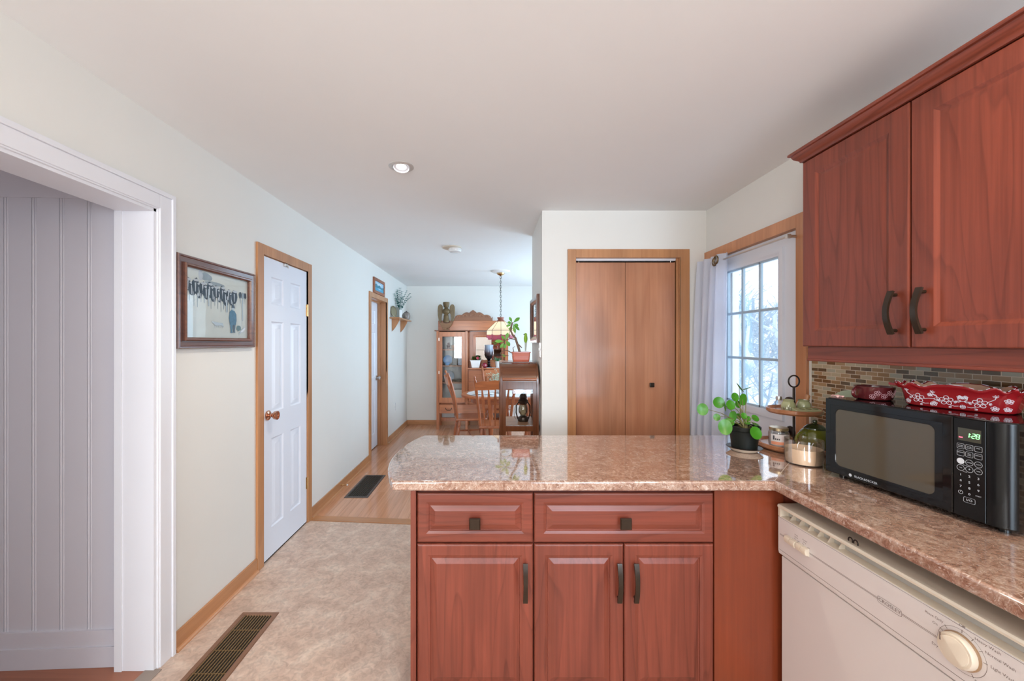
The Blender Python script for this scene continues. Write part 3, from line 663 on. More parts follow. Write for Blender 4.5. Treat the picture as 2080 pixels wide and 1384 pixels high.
m.prism([(1.112, 0.8005), (1.071, 0.8005), (1.0675, 0.7985), (1.0665, 0.795), (1.0665, 0.672), (1.069, 0.662), (1.076, 0.658), (1.112, 0.658)], 'y', YD0, YD1, b=0.001, seg=1)
con = m.build('control_panel', dw, r)
m = MB(o); m.box(1.098, 1.112, YD0 + 0.004, YD1 - 0.004, 0.799, 0.832); m.mi = 1
m.box(1.0685, 1.1, YD0 + 0.004, YD1 - 0.008, 0.7995, 0.8012); 
for k in range(6):
    y = 1.417 - 0.0392 * k; m.prism([(1.078, 0.801), (1.099, 0.801), (1.099, 0.831), (1.094, 0.831)], 'y', y - 0.0012, y + 0.0012)
m.box(1.0665, 1.112, YD1 - 0.010, YD1, 0.80, 0.832)
m.build('vent', [plain('grey_recess', (0.50, 0.48, 0.44), 0.5), dwtop], r)
XD = 1.0663
def yline(m, y0, y1, z, t=0.0011): m.add([(XD, y0, z - t / 2), (XD, y1, z - t / 2), (XD, y1, z + t / 2), (XD, y0, z + t / 2)], [(0, 1, 2, 3)])
dcy, dcz = 0.893, 0.742
U, V = (0, -1, 0), (0, 0, 1)
m = MB(o)
for z in (0.7375, 0.7345):
    yline(m, 1.0855, YD1 - 0.008, z); yline(m, dcy + 0.044, 1.022, z)
yline(m, YD0, YD1 - 0.006, 0.6785, 0.0014); yline(m, YD0, YD1 - 0.006, 0.797, 0.0008)
ring = []
for k in range(49):
    a = 2 * PI * k / 48; ring.append((math.cos(a), math.sin(a)))
for rad in (0.0465,):
    vs = []
    for c, s_ in ring: vs += [(XD, dcy + c * rad, dcz + s_ * rad), (XD, dcy + c * (rad + 0.0007), dcz + s_ * (rad + 0.0007))]
    m.add(vs, [(2 * k, 2 * k + 1, 2 * k + 3, 2 * k + 2) for k in range(48)])
for ang, wd, al in ((132, 'Rinse Only', 'RIGHT'), (152, 'On', 'RIGHT'), (88, 'Off', 'CENTER'), (62, 'Heavy Wash', 'LEFT'), (36, 'Normal Wash', 'LEFT'), (8, 'Light Wash', 'LEFT'), (-62, 'Rinse', 'LEFT'), (-150, 'Dry', 'RIGHT')):
    a = math.radians(ang); du, dv = math.cos(a), math.sin(a)
    p0 = (XD, dcy - du * 0.041, dcz + dv * 0.041); p1 = (XD, dcy - du * 0.0485, dcz + dv * 0.0485)
    m.strip([p0, p1], (0, dv, du), 0.0009, 0.0004)
    m.text(wd, 0.0088, (XD, dcy - du * 0.053, dcz + dv * 0.053 + (0.004 if ang == 88 else 0)), U, V, al)
for wd, y, z in (('Wash', 1.375, 0.768), ('Rinse', 1.375, 0.7605), ('On', 1.38, 0.753), ('Off', 1.366, 0.7515), ('Heated', 1.338, 0.768), ('Dry', 1.338, 0.7605), ('On', 1.345, 0.753), ('Off', 1.322, 0.7505)):
    m.text(wd, 0.0068, (XD, y, z), U, V)
m.text('CROSLEY', 0.0128, (XD - 0.0006, 1.0535, 0.7362), U, V, squash=1.12)
vs = []
N_ = 40
for k in range(N_ + 1):
    a = 2 * PI * k / N_; e = 0.3
    cu, cv = math.copysign(abs(math.cos(a)) ** e, math.cos(a)), math.copysign(abs(math.sin(a)) ** e, math.sin(a))
    vs += [(XD - 0.0005, 1.0535 + cu * 0.0315, 0.736 + cv * 0.0085), (XD - 0.0005, 1.0535 + cu * 0.0323, 0.736 + cv * 0.0093)]
m.add(vs, [(2 * k, 2 * k + 1, 2 * k + 3, 2 * k + 2) for k in range(N_)])
m.build('printed_lettering', printink, con, smooth=False)
m = MB(o); m.lathe([(0.0385, 0), (0.0385, -0.004), (0.036, -0.006), (0, -0.006)], (1.067, dcy, dcz), 40, 'x'); k1 = m.build('dial_ring', plain('brown_ring', (0.36, 0.22, 0.12), 0.4), con)
m = MB(o); m.lathe([(0.0365, -0.003), (0.036, -0.014), (0.0335, -0.0175), (0.030, -0.018), (0, -0.018)], (1.067, dcy, dcz), 40, 'x')
a = math.radians(130); q = Vector((0, -math.cos(a), math.sin(a))); wv = Vector((0, math.sin(a), math.cos(a))); p = Vector((1.0492, dcy, dcz)); K = 40
vs = [p - Vector((0.0055, 0, 0))]
for hh in (1, 0):
    for k in range(K):
        t = 2 * PI * k / K; s_ = abs(math.sin(t)); vs.append(p + q * 0.029 * math.cos(t) + wv * 0.029 * math.sin(t) - Vector((hh * 0.0055 * (1 - s_ * 0.95), 0, 0)))
m.add(vs, [(0, 1 + k, 1 + (k + 1) % K) for k in range(K)] + [(1 + k, 1 + K + k, 1 + K + (k + 1) % K, 1 + (k + 1) % K) for k in range(K)])
dk = m.build('dial', dwtop, con)
m = MB(o); m.box(1.0445, 1.0455, dcy + 0.0225, dcy + 0.0245, dcz + 0.008, dcz + 0.026); m.build('pointer', printink, dk)
m = MB(o)
for k, (ya, yb) in enumerate(((1.418, 1.393), (1.391, 1.368), (1.366, 1.343), (1.341, 1.318))):
    dz = 0.002 if k % 2 else 0.0
    m.prism([(1.067, 0.7495), (1.056 - dz, 0.748), (1.052 - dz, 0.739), (1.055 - dz, 0.727), (1.067, 0.7225)], 'y', yb, ya, b=0.0025)
m.build('slide_button', dwtop, con)
m = MB(o)
for y in (1.176, 1.159): m.tube([(1.074, y + 0.007 * math.cos(t), 0.850 + 0.009 * math.sin(t)) for t in [PI * k / 8 - 0.4 for k in range(11)]], 0.0018, 6)
m.build('mounting_bracket', iron, r)

# ---- wall cabinet
XU = 1.30; Y0U, YSM, Y1U = 0.800, 1.222, 1.643
r = thing('wall_cabinet', 'cherry wall cabinet with two doors above the microwave', 'cabinet', (1.46, 1.22, 1.42)); o = r.location
mpu = lambda u, v, w: (XU - w, u, v)
m = MB(o); m.box(XU + 0.022, 1.618, Y0U, Y1U - 0.002, 1.424, 2.20); m.build('carcass', cher, r)
for a, b, hy in ((YSM + 0.003, Y1U, YSM + 0.042), (Y0U, YSM - 0.003, YSM - 0.042)):
    m = MB(o); front(m, a, b, 1.426, 2.19, mpu, 0.062, True); d = m.build('door', cher, r, angle=12)
    m = MB(o); arch_handle(m, (XU, hy, 1.537), (0, 0, 1), (-1, 0, 0), 0.138, 0.034, 0.0155); m.build('handle', bronze, d)
m = MB(o); m.box(XU + 0.018, XU + 0.036, Y0U, Y1U - 0.006, 1.372, 1.424); m.box(XU + 0.014, XU + 0.04, Y0U, Y1U - 0.004, 1.366, 1.376, b=0.003)
m.box(XU + 0.036, 1.617, Y1U - 0.024, Y1U - 0.006, 1.372, 1.424); m.build('light_rail', cher_y, r)
prof = [(0.0, 2.192), (-0.006, 2.193), (-0.008, 2.200), (-0.014, 2.205), (-0.022, 2.212), (-0.027, 2.222), (-0.028, 2.226), (-0.035, 2.228), (-0.037, 2.233), (-0.035, 2.239), (0.0, 2.241)]
m = MB(o); vs = []; n = len(prof)
for dx, z in prof: vs += [(XU + dx, Y0U - 0.05, z), (XU + dx, Y1U - dx, z), (1.617, Y1U - dx, z)]
m.add(vs, [(3 * k + j, 3 * k + j + 1, 3 * k + 4 + j, 3 * k + 3 + j) for k in range(n - 1) for j in (0, 1)])
m.box(XU + 0.0, 1.617, Y0U, Y1U, 2.194, 2.2405)
m.build('crown', cher_y, r, angle=50)

# ---- microwave (turned slightly)
ZM = 1.2285
TH = math.radians(5.88)
r = thing('microwave', 'gloss black countertop microwave with a lit green clock', 'microwave', (1.456, 1.292, ZC + 0.0005), TH)
hx, hy = 0.131, 0.254
m = MB(); m.prism([(-hx + 0.03, -hy), (hx, -hy), (hx, hy), (-hx + 0.012, hy), (-hx + 0.012, -hy + 0.02)], 'z', 0.012, ZM - ZC, b=0.004); 
for sx in (-0.09, 0.1):
    for sy in (-0.22, 0.22): m.lathe([(0.012, 0.0), (0.012, 0.014)], (sx, sy, 0), 12)
m.build('case', blackpl, r)
m = MB(); mpm = lambda u, v, w: (-hx - w, u, v)
m.rings(-0.1365, hy, 0.016, 0.296, [(0, -0.014), (0, -0.003), (0.003, 0), (0.022, 0.001)], mpm, cap=False)
# flat frame of the door around a rounded window
def rrect(u0, u1, v0, v1, rad, n=6):
    p = []
    for cx, cy, a0 in ((u1 - rad, v1 - rad, 0), (u0 + rad, v1 - rad, 90), (u0 + rad, v0 + rad, 180), (u1 - rad, v0 + rad, 270)):
        for k in range(n + 1):
            a = math.radians(a0 + 90 * k / n); p.append((cx + rad * math.cos(a), cy + rad * math.sin(a)))
    return p
WU0, WU1, WV0, WV1 = -0.095, 0.213, 0.047, 0.262
inn = rrect(WU0, WU1, WV0, WV1, 0.02); out = rrect(-0.1365 + 0.0225, hy - 0.0225, 0.0385, 0.2735, 0.002)
vs = [mpm(u, v, 0.001) for u, v in out] + [mpm(u, v, 0.001) for u, v in inn] + [mpm(u, v, -0.001) for u, v in rrect(WU0 + 0.002, WU1 - 0.002, WV0 + 0.002, WV1 - 0.002, 0.018)]
K = len(inn)
m.add(vs, [(i, (i + 1) % K, K + (i + 1) % K, K + i) for i in range(K)] + [(K + i, K + (i + 1) % K, 2 * K + (i + 1) % K, 2 * K + i) for i in range(K)])
door = m.build('door', blackpl, r)
m = MB(); m.add([mpm(u, v, -0.0008) for u, v in rrect(WU0 + 0.0015, WU1 - 0.0015, WV0 + 0.0015, WV1 - 0.0015, 0.018)], [list(range(K))]); m.build('window', mwglass, door)
m = MB(); m.text('BLACK', 0.0105, (-hx - 0.0014, 0.110, 0.0285), U, V, 'RIGHT', 0.98); m.text('&', 0.0105, (-hx - 0.0014, 0.1065, 0.0285), U, V, 'CENTER', 0.9); m.text('DECKER', 0.0105, (-hx - 0.0014, 0.103, 0.0285), U, V, 'LEFT', 0.98)
m.add([(-hx - 0.0014, 0.156 + 0.0058 * math.cos(PI / 3 * k), 0.0285 + 0.0058 * math.sin(PI / 3 * k)) for k in range(6)], [list(range(6))])
m.build('door_lettering', keyprint, door, smooth=False)
m = MB(); m.rings(-0.209, -0.1385, 0.016, 0.296, [(0, -0.014), (0, -0.002), (0.002, 0.0005)], mpm)
pts = []
for k in range(9):
    a = PI / 2 * k / 8; pts.append((-hx + 0.034 - 0.034 * math.cos(a), -hy + 0.044 - 0.044 * math.sin(a)))
m.prism([(-hx + 0.034, -0.2095)] + [(-hx - 0.0, -0.2095)] + pts, 'z', 0.016, 0.296, b=0.002)
pan = m.build('control_panel', blacksat, r)
m = MB(); m.rings(-0.199, -0.149, 0.232, 0.268, [(0, 0.0006), (0.001, 0.001)], mpm); m.build('display', plain('display_window', (0.05, 0.05, 0.035), 0.1), pan)
m = MB()
def seg7(d, u, v, w, h, t=0.0016):
    on = {'1': 'bc', '2': 'abged', '8': 'abcdefg'}[d]
    P = {'a': ((0, h), (w, h)), 'b': ((w, h), (w, h / 2)), 'c': ((w, h / 2), (w, 0)), 'd': ((0, 0), (w, 0)), 'e': ((0, h / 2), (0, 0)), 'f': ((0, h), (0, h / 2)), 'g': ((0, h / 2), (w, h / 2))}
    for q in on:
        (a, b), (c, d_) = P[q]; sl = 0.12
        A = Vector((-hx - 0.0014, u - a - b * sl, v + b)); B = Vector((-hx - 0.0014, u - c - d_ * sl, v + d_))
        A, B = A + (B - A) * 0.08, B + (A - B) * 0.08
        m.strip([A, B], (0, (B - A).z, -(B - A).y), t, 0.0004)
seg7('1', -0.1725, 0.2435, 0.001, 0.0125); seg7('2', -0.1795, 0.2435, 0.0065, 0.0125); seg7('8', -0.1885, 0.2435, 0.0065, 0.0125)
for dz in (0.0032, 0.0092): m.box(-hx - 0.0016, -hx - 0.0013, -0.1775, -0.1762, 0.2435 + dz - 0.0006, 0.2435 + dz + 0.0008)
m.build('clock_digits', emit('green_digits', (0.25, 1.0, 0.3), 1.6), pan, smooth=False)
m = MB(); m.box(-hx - 0.0016, -hx - 0.0012, -0.160, -0.152, 0.2395, 0.2425); m.build('indicator', emit('red_indicator', (1.0, 0.12, 0.2), 1.2), pan)
m = MB(); XK = -hx - 0.0012
def outline(pts, t=0.0007):
    c = Vector((sum(p[0] for p in pts) / len(pts), sum(p[1] for p in pts) / len(pts))); vs = []
    for u, v in pts:
        d = (Vector((u, v)) - c).normalized() * t; vs += [(XK, u, v), (XK, u + d.x, v + d.y)]
    n = len(pts); m.add(vs, [(2 * k, 2 * k + 1, (2 * k + 3) % (2 * n), (2 * k + 2) % (2 * n)) for k in range(n)])
def oval(u, v, a, b, n=20): return [(u + a * math.cos(2 * PI * k / n), v + b * math.sin(2 * PI * k / n)) for k in range(n)]
cols = (-0.1555, -0.1745, -0.1935)
words_ = [['FROZEN DINNER', 'BAKED POTATO', 'PIZZA'], ['BEVERAGE', 'SPEED COOK', 'DEFROST']]
for j, z in enumerate((0.2155, 0.1955)):
    for i, u in enumerate(cols):
        outline(rrect(u - 0.0075, u + 0.0075, z - 0.007, z + 0.007, 0.002, 3))
        for k, wd in enumerate(words_[j][i].split(' ') + ['']):
            if wd: m.text(wd, 0.0036, (XK, u, z + 0.002 - 0.0042 * k), U, V, squash=0.8)
for j, z in enumerate((0.173, 0.154)):
    for i, u in enumerate(cols):
        outline(oval(u, z, 0.0078, 0.0078))
        if (i, j) == (0, 0): m.add([(XK, a, b) for a, b in oval(u, z, 0.0078, 0.0078)], [list(range(20))])
        else: m.text(('', 'POWER', 'CLOCK', 'TIME', '+', 'TIMER')[j * 3 + i], 0.0036 if (i, j) != (1, 1) else 0.011, (XK, u, z), U, V, squash=0.9)
for y0_, z_ in ((0.0, 0.1635), (0.0, 0.1445)): m.box(XK, XK + 0.0002, cols[1] + 0.005, cols[0] - 0.005, z_ - 0.0003, z_ + 0.0003)
for j, row in enumerate(('123', '456', '789')):
    for i, ch in enumerate(row): m.text(ch, 0.0085, (XK, cols[i], 0.134 - 0.0165 * j), U, V, squash=1.2)
outline(oval(cols[0], 0.0845, 0.0045, 0.0045)); m.text('0', 0.0085, (XK, cols[1], 0.0845), U, V, squash=1.2); m.text('START', 0.0042, (XK, cols[2], 0.0855), U, V)
m.strip([(XK, cols[0], 0.0845), (XK, cols[0], 0.088)], (0, 1, 0), 0.0007, 0.0003)
outline(rrect(cols[1] - 0.012, cols[1] + 0.012, 0.060, 0.074, 0.003, 3)); m.text('I/O', 0.0085, (XK, cols[1], 0.067), U, V, squash=1.2)
m.build('key_lettering', keyprint, pan, smooth=False)

# ---- scalloped red dish, mug and cloth on the microwave
th = math.radians(22)
r = thing('baking_dish', 'red scalloped baking dish with white flowers on top of the microwave', 'baking dish', (1.505, 1.265, ZM), th)
def sup(a, A, B, e=0.55): 
    c, s_ = math.cos(a), math.sin(a); return (A * math.copysign(abs(c) ** e, c), B * math.copysign(abs(s_) ** e, s_))
NA = 120
def dring(A, B, z, wav=0.0, out_=0.0):
    ring = []
    for k in range(NA):
        a = 2 * PI * k / NA; x, y = sup(a, A, B); w = math.cos(14 * a)
        s_ = 1 + out_ * w
        ring.append((x * s_, y * s_, z + wav * w))
    return ring
def loops(m, Ls, cap0=True, cap1=True, M=None):
    vs = [p for L_ in Ls for p in L_]; n = len(Ls[0])
    fs = [(k * n + i, k * n + (i + 1) % n, (k + 1) * n + (i + 1) % n, (k + 1) * n + i) for k in range(len(Ls) - 1) for i in range(n)]
    if cap0: fs.append(list(range(n))[::-1])
    if cap1: fs.append([(len(Ls) - 1) * n + i for i in range(n)])
    m.add(vs, fs, M)
m = MB(); Ls = [dring(0.048, 0.112, 0.0), dring(0.054, 0.119, 0.006), dring(0.0575, 0.128, 0.045), dring(0.059, 0.131, 0.058, 0.002), dring(0.064, 0.140, 0.063, 0.005, 0.01), dring(0.0672, 0.1455, 0.069, 0.0058, 0.014), dring(0.0662, 0.144, 0.0735, 0.0058, 0.014), dring(0.060, 0.135, 0.072, 0.005, 0.008)]
loops(m, Ls, True, False); m.build('bowl', redgl, r, angle=60)
m = MB(); loops(m, [dring(0.0602, 0.1352, 0.0722, 0.005, 0.008), dring(0.0555, 0.127, 0.056, 0.001), dring(0.051, 0.118, 0.012), dring(0.045, 0.11, 0.008)], False, True); m.build('lining', plain('cream_orange_glaze', (0.66, 0.36, 0.23), 0.3, coat=0.2), r, angle=60)
m = MB()
L_ = dring(0.0655, 0.143, 0.0742, 0.0058, 0.014)
for k in range(0, NA): 
    p, q = Vector(L_[k]), Vector(L_[(k + 1) % NA])
    if k % 2 == 0: m.tube([p, q], 0.0011, 5)
def wall_pt(y, z, side=-1):
    # point on the long side wall of the dish at height z
    t = (z - 0.006) / 0.039; A = 0.054 + t * 0.0035; B = 0.119 + t * 0.009
    yy = min(0.999, abs(y) / B); x = A * (1 - yy ** (1 / 0.275)) ** 0.275 if yy < 1 else 0
    return Vector((side * (x + 0.0006), y, z))
def curve_on(ptsuv, rad=0.0009, side=-1): m.tube([wall_pt(u, v, side) for u, v in ptsuv], rad, 4)
def flower(u, v, s_, side=-1):
    for k in range(5):
        a = 2 * PI * k / 5 + 0.3; p = []
        for t in range(11):
            b = 2 * PI * t / 10; rr = s_ * 0.36 * (1.15 if abs(math.cos(b / 2)) > 0.9 else 1.0)
            p.append((u + math.cos(a) * s_ * 0.62 + rr * math.cos(b + a), v + math.sin(a) * s_ * 0.60 + rr * 0.92 * math.sin(b + a)))
        curve_on(p, 0.0009, side)
        curve_on([(u + math.cos(a) * s_ * 0.2, v + math.sin(a) * s_ * 0.2), (u + math.cos(a) * s_ * 0.6, v + math.sin(a) * s_ * 0.55)], 0.0006, side)
def sprig(u, v, d, side=-1):
    Q_ = lambda *pp: [(u + d * a * 1.45, min(0.056, max(0.007, v + b * 1.35))) for a, b in pp]
    flower(u, v, 0.0150, side)
    curve_on(Q_((0.010, -0.001), (0.018, 0.001), (0.026, 0.001), (0.031, 0.005), (0.030, 0.010), (0.026, 0.012), (0.023, 0.009), (0.025, 0.006)), 0.0009, side)
    curve_on(Q_((-0.010, 0.003), (-0.015, 0.007), (-0.020, 0.011), (-0.021, 0.015)), 0.0009, side)
    curve_on(Q_((0.006, -0.010), (0.012, -0.012), (0.018, -0.011)), 0.0009, side); curve_on(Q_((0.026, 0.001), (0.030, -0.002), (0.033, -0.001)), 0.0009, side)
    flower(*Q_((-0.019, -0.010))[0], 0.0075, side); flower(*Q_((0.020, 0.010))[0], 0.0055, side)
    for du, dv, s_, a0 in ((-0.022, 0.015, 0.0085, 0.5), (0.020, -0.011, 0.0085, -0.9), (0.033, -0.003, 0.006, -0.3), (-0.012, 0.000, 0.006, 2.6), (0.004, -0.014, 0.006, -1.4)):
        p0 = Q_((du, dv))[0]
        for k in range(3):
            a = a0 + 0.75 * k; p1 = (p0[0] + d * s_ * math.cos(a), min(0.057, max(0.0065, p0[1] + s_ * math.sin(a))))
            nx, nz = -math.sin(a) * s_ * 0.22 * d, math.cos(a) * s_ * 0.22; c0 = ((p0[0] + p1[0]) / 2, (p0[1] + p1[1]) / 2)
            curve_on([p0, (c0[0] + nx, c0[1] + nz), p1, (c0[0] - nx, c0[1] - nz), p0], 0.0007, side)
for sd in (-1, 1):
    sprig(0.076, 0.029, -1, sd); sprig(0.010, 0.029, -1, sd); sprig(-0.060, 0.029, 1, sd); flower(-0.112, 0.040, 0.0075, sd); flower(-0.109, 0.016, 0.0065, sd)
m.build('flower_pattern', plain('white_slip', (0.85, 0.78, 0.82), 0.4), r)
for sy in (-1, 1):
    m = MB(); m.strip([(-0.03, sy * 0.138, 0.066), (-0.026, sy * 0.156, 0.068), (0.0, sy * 0.163, 0.069), (0.026, sy * 0.156, 0.068), (0.03, sy * 0.138, 0.066)], (0, 0, 1), 0.008, 0.013); m.build('handle', redgl, r)
mugm = plain('dark_red_glaze', (0.11, 0.014, 0.016), 0.18, coat=0.4)
r = thing('soup_mug', 'dark red flowered soup mug on the microwave behind the scalloped dish', 'mug', (1.436, 1.475, ZM))
m = MB(); m.shell([(0.044, 0), (0.050, 0.004), (0.054, 0.02), (0.0575, 0.047), (0.0585, 0.050)], 0.004); m.build('cup', mugm, r)
m = MB(); m.tube([(-0.052 - 0.030 * math.sin(t), 0.012 - 0.014 * math.sin(t), 0.026 + 0.018 * math.cos(t)) for t in [PI * k / 12 for k in range(13)]], 0.0052, 8); m.build('handle', mugm, r)
m = MB()
def onmug(a, z): 
    rr = 0.0505 + (z - 0.004) * 0.17 + 0.0008; return Vector((rr * math.cos(a), rr * math.sin(a), z))
for a, z in ((4.1, 0.028), (4.45, 0.018), (4.75, 0.03), (5.05, 0.022), (3.85, 0.015), (5.3, 0.032)):
    for k in range(5):
        b = 2 * PI * k / 5
        m.tube([onmug(a + (math.cos(b) * 0.006 + 0.0035 * math.cos(t)) / 0.055, z + math.sin(b) * 0.006 + 0.0035 * math.sin(t)) for t in [2 * PI * j / 7 for j in range(8)]], 0.0006, 4)
m.build('flower_pattern', plain('pink_slip', (0.75, 0.45, 0.48), 0.4), r)
m = MB((1.335, 1.518, ZM)); m.grid(lambda u, v: (1.322 + 0.03 * u, 1.500 + 0.036 * v, ZM + 0.003 + 0.007 * abs(math.sin(5 * u + 3 * v))), 10, 10); m.grid(lambda u, v: (1.322 + 0.03 * u, 1.500 + 0.036 * v, ZM + 0.001), 1, 1)
o = m.build('folded_cloth', plain('red_white_cloth', (0.72, 0.42, 0.42), 0.9, var=0.5, vscale=60)); tag(o, 'small red and white cloth lying on the far corner of the microwave', 'cloth')

# ---- pale platter leaning on the tiles
r = MB((1.59, 1.715, ZC)); lean = Matrix.Translation((1.600, 1.72, ZC + 0.1525)) @ Matrix.Rotation(math.radians(-6), 4, 'Y')
r.lathe([(0, 0), (0.09, 0), (0.095, -0.002), (0.148, -0.008), (0.152, -0.006), (0.15, -0.002), (0.096, 0.004), (0, 0.005)], (0, 0, 0), 48, 'x', M=lean)
o = r.build('platter', paleg); tag(o, 'pale green round platter leaning on the tiles behind the microwave', 'platter')

# ---- two-tier wooden tray and what stands on it
TX, TY = 1.462, 1.90
r = thing('tiered_tray', 'two-tier round wooden tray on a black iron rod', 'tray', (TX, TY, ZC))
for z, R_, nm in ((0.004, 0.152, 'lower_tray'), (0.172, 0.112, 'upper_tray')):
    m = MB(); m.lathe([(0, z), (R_ - 0.008, z), (R_, z + 0.008), (R_ + 0.001, z + 0.021), (R_ - 0.004, z + 0.024), (R_ - 0.012, z + 0.021), (R_ - 0.018, z + 0.013), (0, z + 0.013)], n=56)
    if z < 0.1: m.lathe([(0.05, 0), (0.05, 0.005)])
    m.build(nm, traywood, r)
m = MB(); m.tube([(0, 0, 0.012), (0, 0, 0.298)], 0.0055, 10); m.tube([(0.026 * math.sin(t), 0, 0.325 - 0.028 * math.cos(t)) for t in [2 * PI * k / 24 for k in range(24)]], 0.0036, 8, closed=True); m.lathe([(0.012, 0.19), (0.006, 0.2)]); m.build('rod', iron, r)
zl, zu = ZC + 0.0175, ZC + 0.1855
r = thing('candle_jar', 'clear glass jar with a gold lid and a paper label on the lower tray', 'jar', (TX - 0.088, TY - 0.02, zl))
m = MB(); m.shell([(0.036, 0), (0.040, 0.004), (0.042, 0.02), (0.042, 0.064), (0.038, 0.074), (0.036, 0.082)], 0.003); m.build('glass_body', clear, r)
m = MB(); m.lathe([(0.0375, 0.004), (0.0385, 0.06), (0, 0.06)]); m.build('contents', plain('pale_contents', (0.66, 0.62, 0.62), 0.5), r)
m = MB(); m.lathe([(0.0385, 0.078), (0.039, 0.089), (0.037, 0.091), (0, 0.091)]); m.build('lid', plain('dull_gold_lid', (0.45, 0.36, 0.22), 0.3, 0.8), r)
m = MB()
def lab(a0, a1, z0, z1, R_): m.grid(lambda u, v: (R_ * math.cos(a0 + (a1 - a0) * u), R_ * math.sin(a0 + (a1 - a0) * u), z0 + (z1 - z0) * v), 12, 1)
m.mi = 0; lab(3.3, 5.4, 0.012, 0.062, 0.0425); m.mi = 1; lab(3.35, 4.6, 0.014, 0.028, 0.0428); m.mi = 2
for k in range(4): lab(4.35, 5.1, 0.052 - 0.006 * k, 0.054 - 0.006 * k, 0.0429)
m.mi = 3; lab(3.55, 3.7, 0.036, 0.056, 0.0429); lab(3.75, 3.85, 0.036, 0.044, 0.0429); lab(3.9, 4.05, 0.036, 0.043, 0.0429); lab(4.1, 4.2, 0.036, 0.043, 0.0429)
m.build('paper_label', [plain('paper', (0.68, 0.64, 0.64), 0.6), plain('orange_band', (0.8, 0.33, 0.2), 0.6), plain('pale_red_ink', (0.6, 0.42, 0.42), 0.6), plain('dark_ink', (0.05, 0.05, 0.06), 0.6)], r)
r = thing('teapot', 'olive green glazed teapot with a shade-darkened lid on the lower tray', 'teapot', (TX + 0.056, TY - 0.055, zl))
m = MB(); m.lathe([(0, 0), (0.044, 0), (0.057, 0.012), (0.064, 0.036), (0.063, 0.058), (0.055, 0.078), (0.046, 0.087), (0.044, 0.090), (0.0415, 0.088), (0, 0.088)], n=40); m.build('pot', olive, r)
m = MB(); m.tube([(-0.046 - 0.066 * math.sin(t), -0.012 - 0.018 * math.sin(t), 0.048 + 0.036 * math.cos(t)) for t in [PI * k / 16 for k in range(17)]], 0.0058, 8); m.build('handle', olive, r)
m = MB(); m.tube([(0.05, 0.015, 0.04), (0.062, 0.03, 0.054), (0.068, 0.04, 0.080)], [0.012, 0.010, 0.008], 10); m.build('spout', olive, r)
m = MB(); m.lathe([(0.043, 0.089), (0.042, 0.096), (0.028, 0.109), (0.010, 0.115), (0.007, 0.118), (0.010, 0.123), (0.009, 0.130), (0, 0.133)], n=30); m.build('lid', olive_shaded, r)
# small things on the upper tier
r = thing('egg_holder', 'pale green ceramic holder with round hollows at the front of the upper tray', 'holder', (TX + 0.006, TY - 0.066, zu))
m = MB(); m.prism([(-0.022, 0.0005), (0.018, 0.0005), (0.018, 0.018), (0.014, 0.020), (-0.018, 0.0125), (-0.022, 0.009)], 'x', -0.056, 0.060, b=0.003); m.build('block', greengl, r)
m = MB()
for x in (-0.022, 0.010, 0.042): m.lathe([(0.0125, 0.0162), (0.0118, 0.0175), (0.009, 0.0170), (0, 0.0168)], (0, 0, -0.0160), 20, sy=0.8, M=Matrix.Translation((x, -0.002, 0.0168)) @ Matrix.Rotation(math.radians(13), 4, 'X'))
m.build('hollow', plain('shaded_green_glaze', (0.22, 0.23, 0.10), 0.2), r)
jarp = [(0.018, 0), (0.026, 0.004), (0.0295, 0.018), (0.027, 0.034), (0.021, 0.044), (0.022, 0.050), (0.024, 0.053)]
for nm, x, y, lb in (('spice_jar', -0.036, -0.012, 'plain pale green open jar beside the iron rod on the upper tray'), ('spice_jar', 0.038, -0.012, 'pale green jar holding a wooden pestle on the upper tray')):
    m = MB((TX + x, TY + y, zu)); m.shell(jarp, 0.003, c=(TX + x, TY + y, zu), n=28); o = m.build(nm, greengl); tag(o, lb, 'jar', 'pale green jars on the upper tray')
r = thing('pestle', 'small wooden pestle with a white band leaning in the pale green jar', 'pestle', (TX + 0.038, TY - 0.012, zu + 0.016))
m = MB(); m.tube([(0, 0, 0), (0.020, 0, 0.055)], [0.009, 0.010], 12); m.tube([(0.020, 0, 0.055), (0.0215, 0, 0.059)], [0.010, 0.007], 12); m.build('handle', pine, r)
m = MB(); m.tube([(0.010, 0, 0.0285), (0.0125, 0, 0.0355)], 0.0108, 12); m.build('band', white_c, r)
r = thing('salt_shaker', 'glass shaker with a chrome top at the back of the upper tray', 'shaker', (TX - 0.036, TY + 0.05, zu))
m = MB(); m.lathe([(0.0, 0), (0.016, 0), (0.017, 0.03), (0.012, 0.042), (0, 0.042)]); m.build('glass_body', clear, r)
m = MB(); m.lathe([(0.0125, 0.042), (0.0135, 0.052), (0.012, 0.060), (0, 0.064)]); m.build('cap', steel, r)
r = thing('tea_light', 'clear glass tea light holder at the edge of the upper tray', 'tea light holder', (TX - 0.068, TY - 0.046, zu))
m = MB(); m.shell([(0.012, 0), (0.015, 0.01), (0.016, 0.022)], 0.002); m.build('cup', clear, r); m = MB(); m.lathe([(0, 0.002), (0.0115, 0.002), (0.0118, 0.009), (0, 0.009)]); m.build('wax', paleg, r)

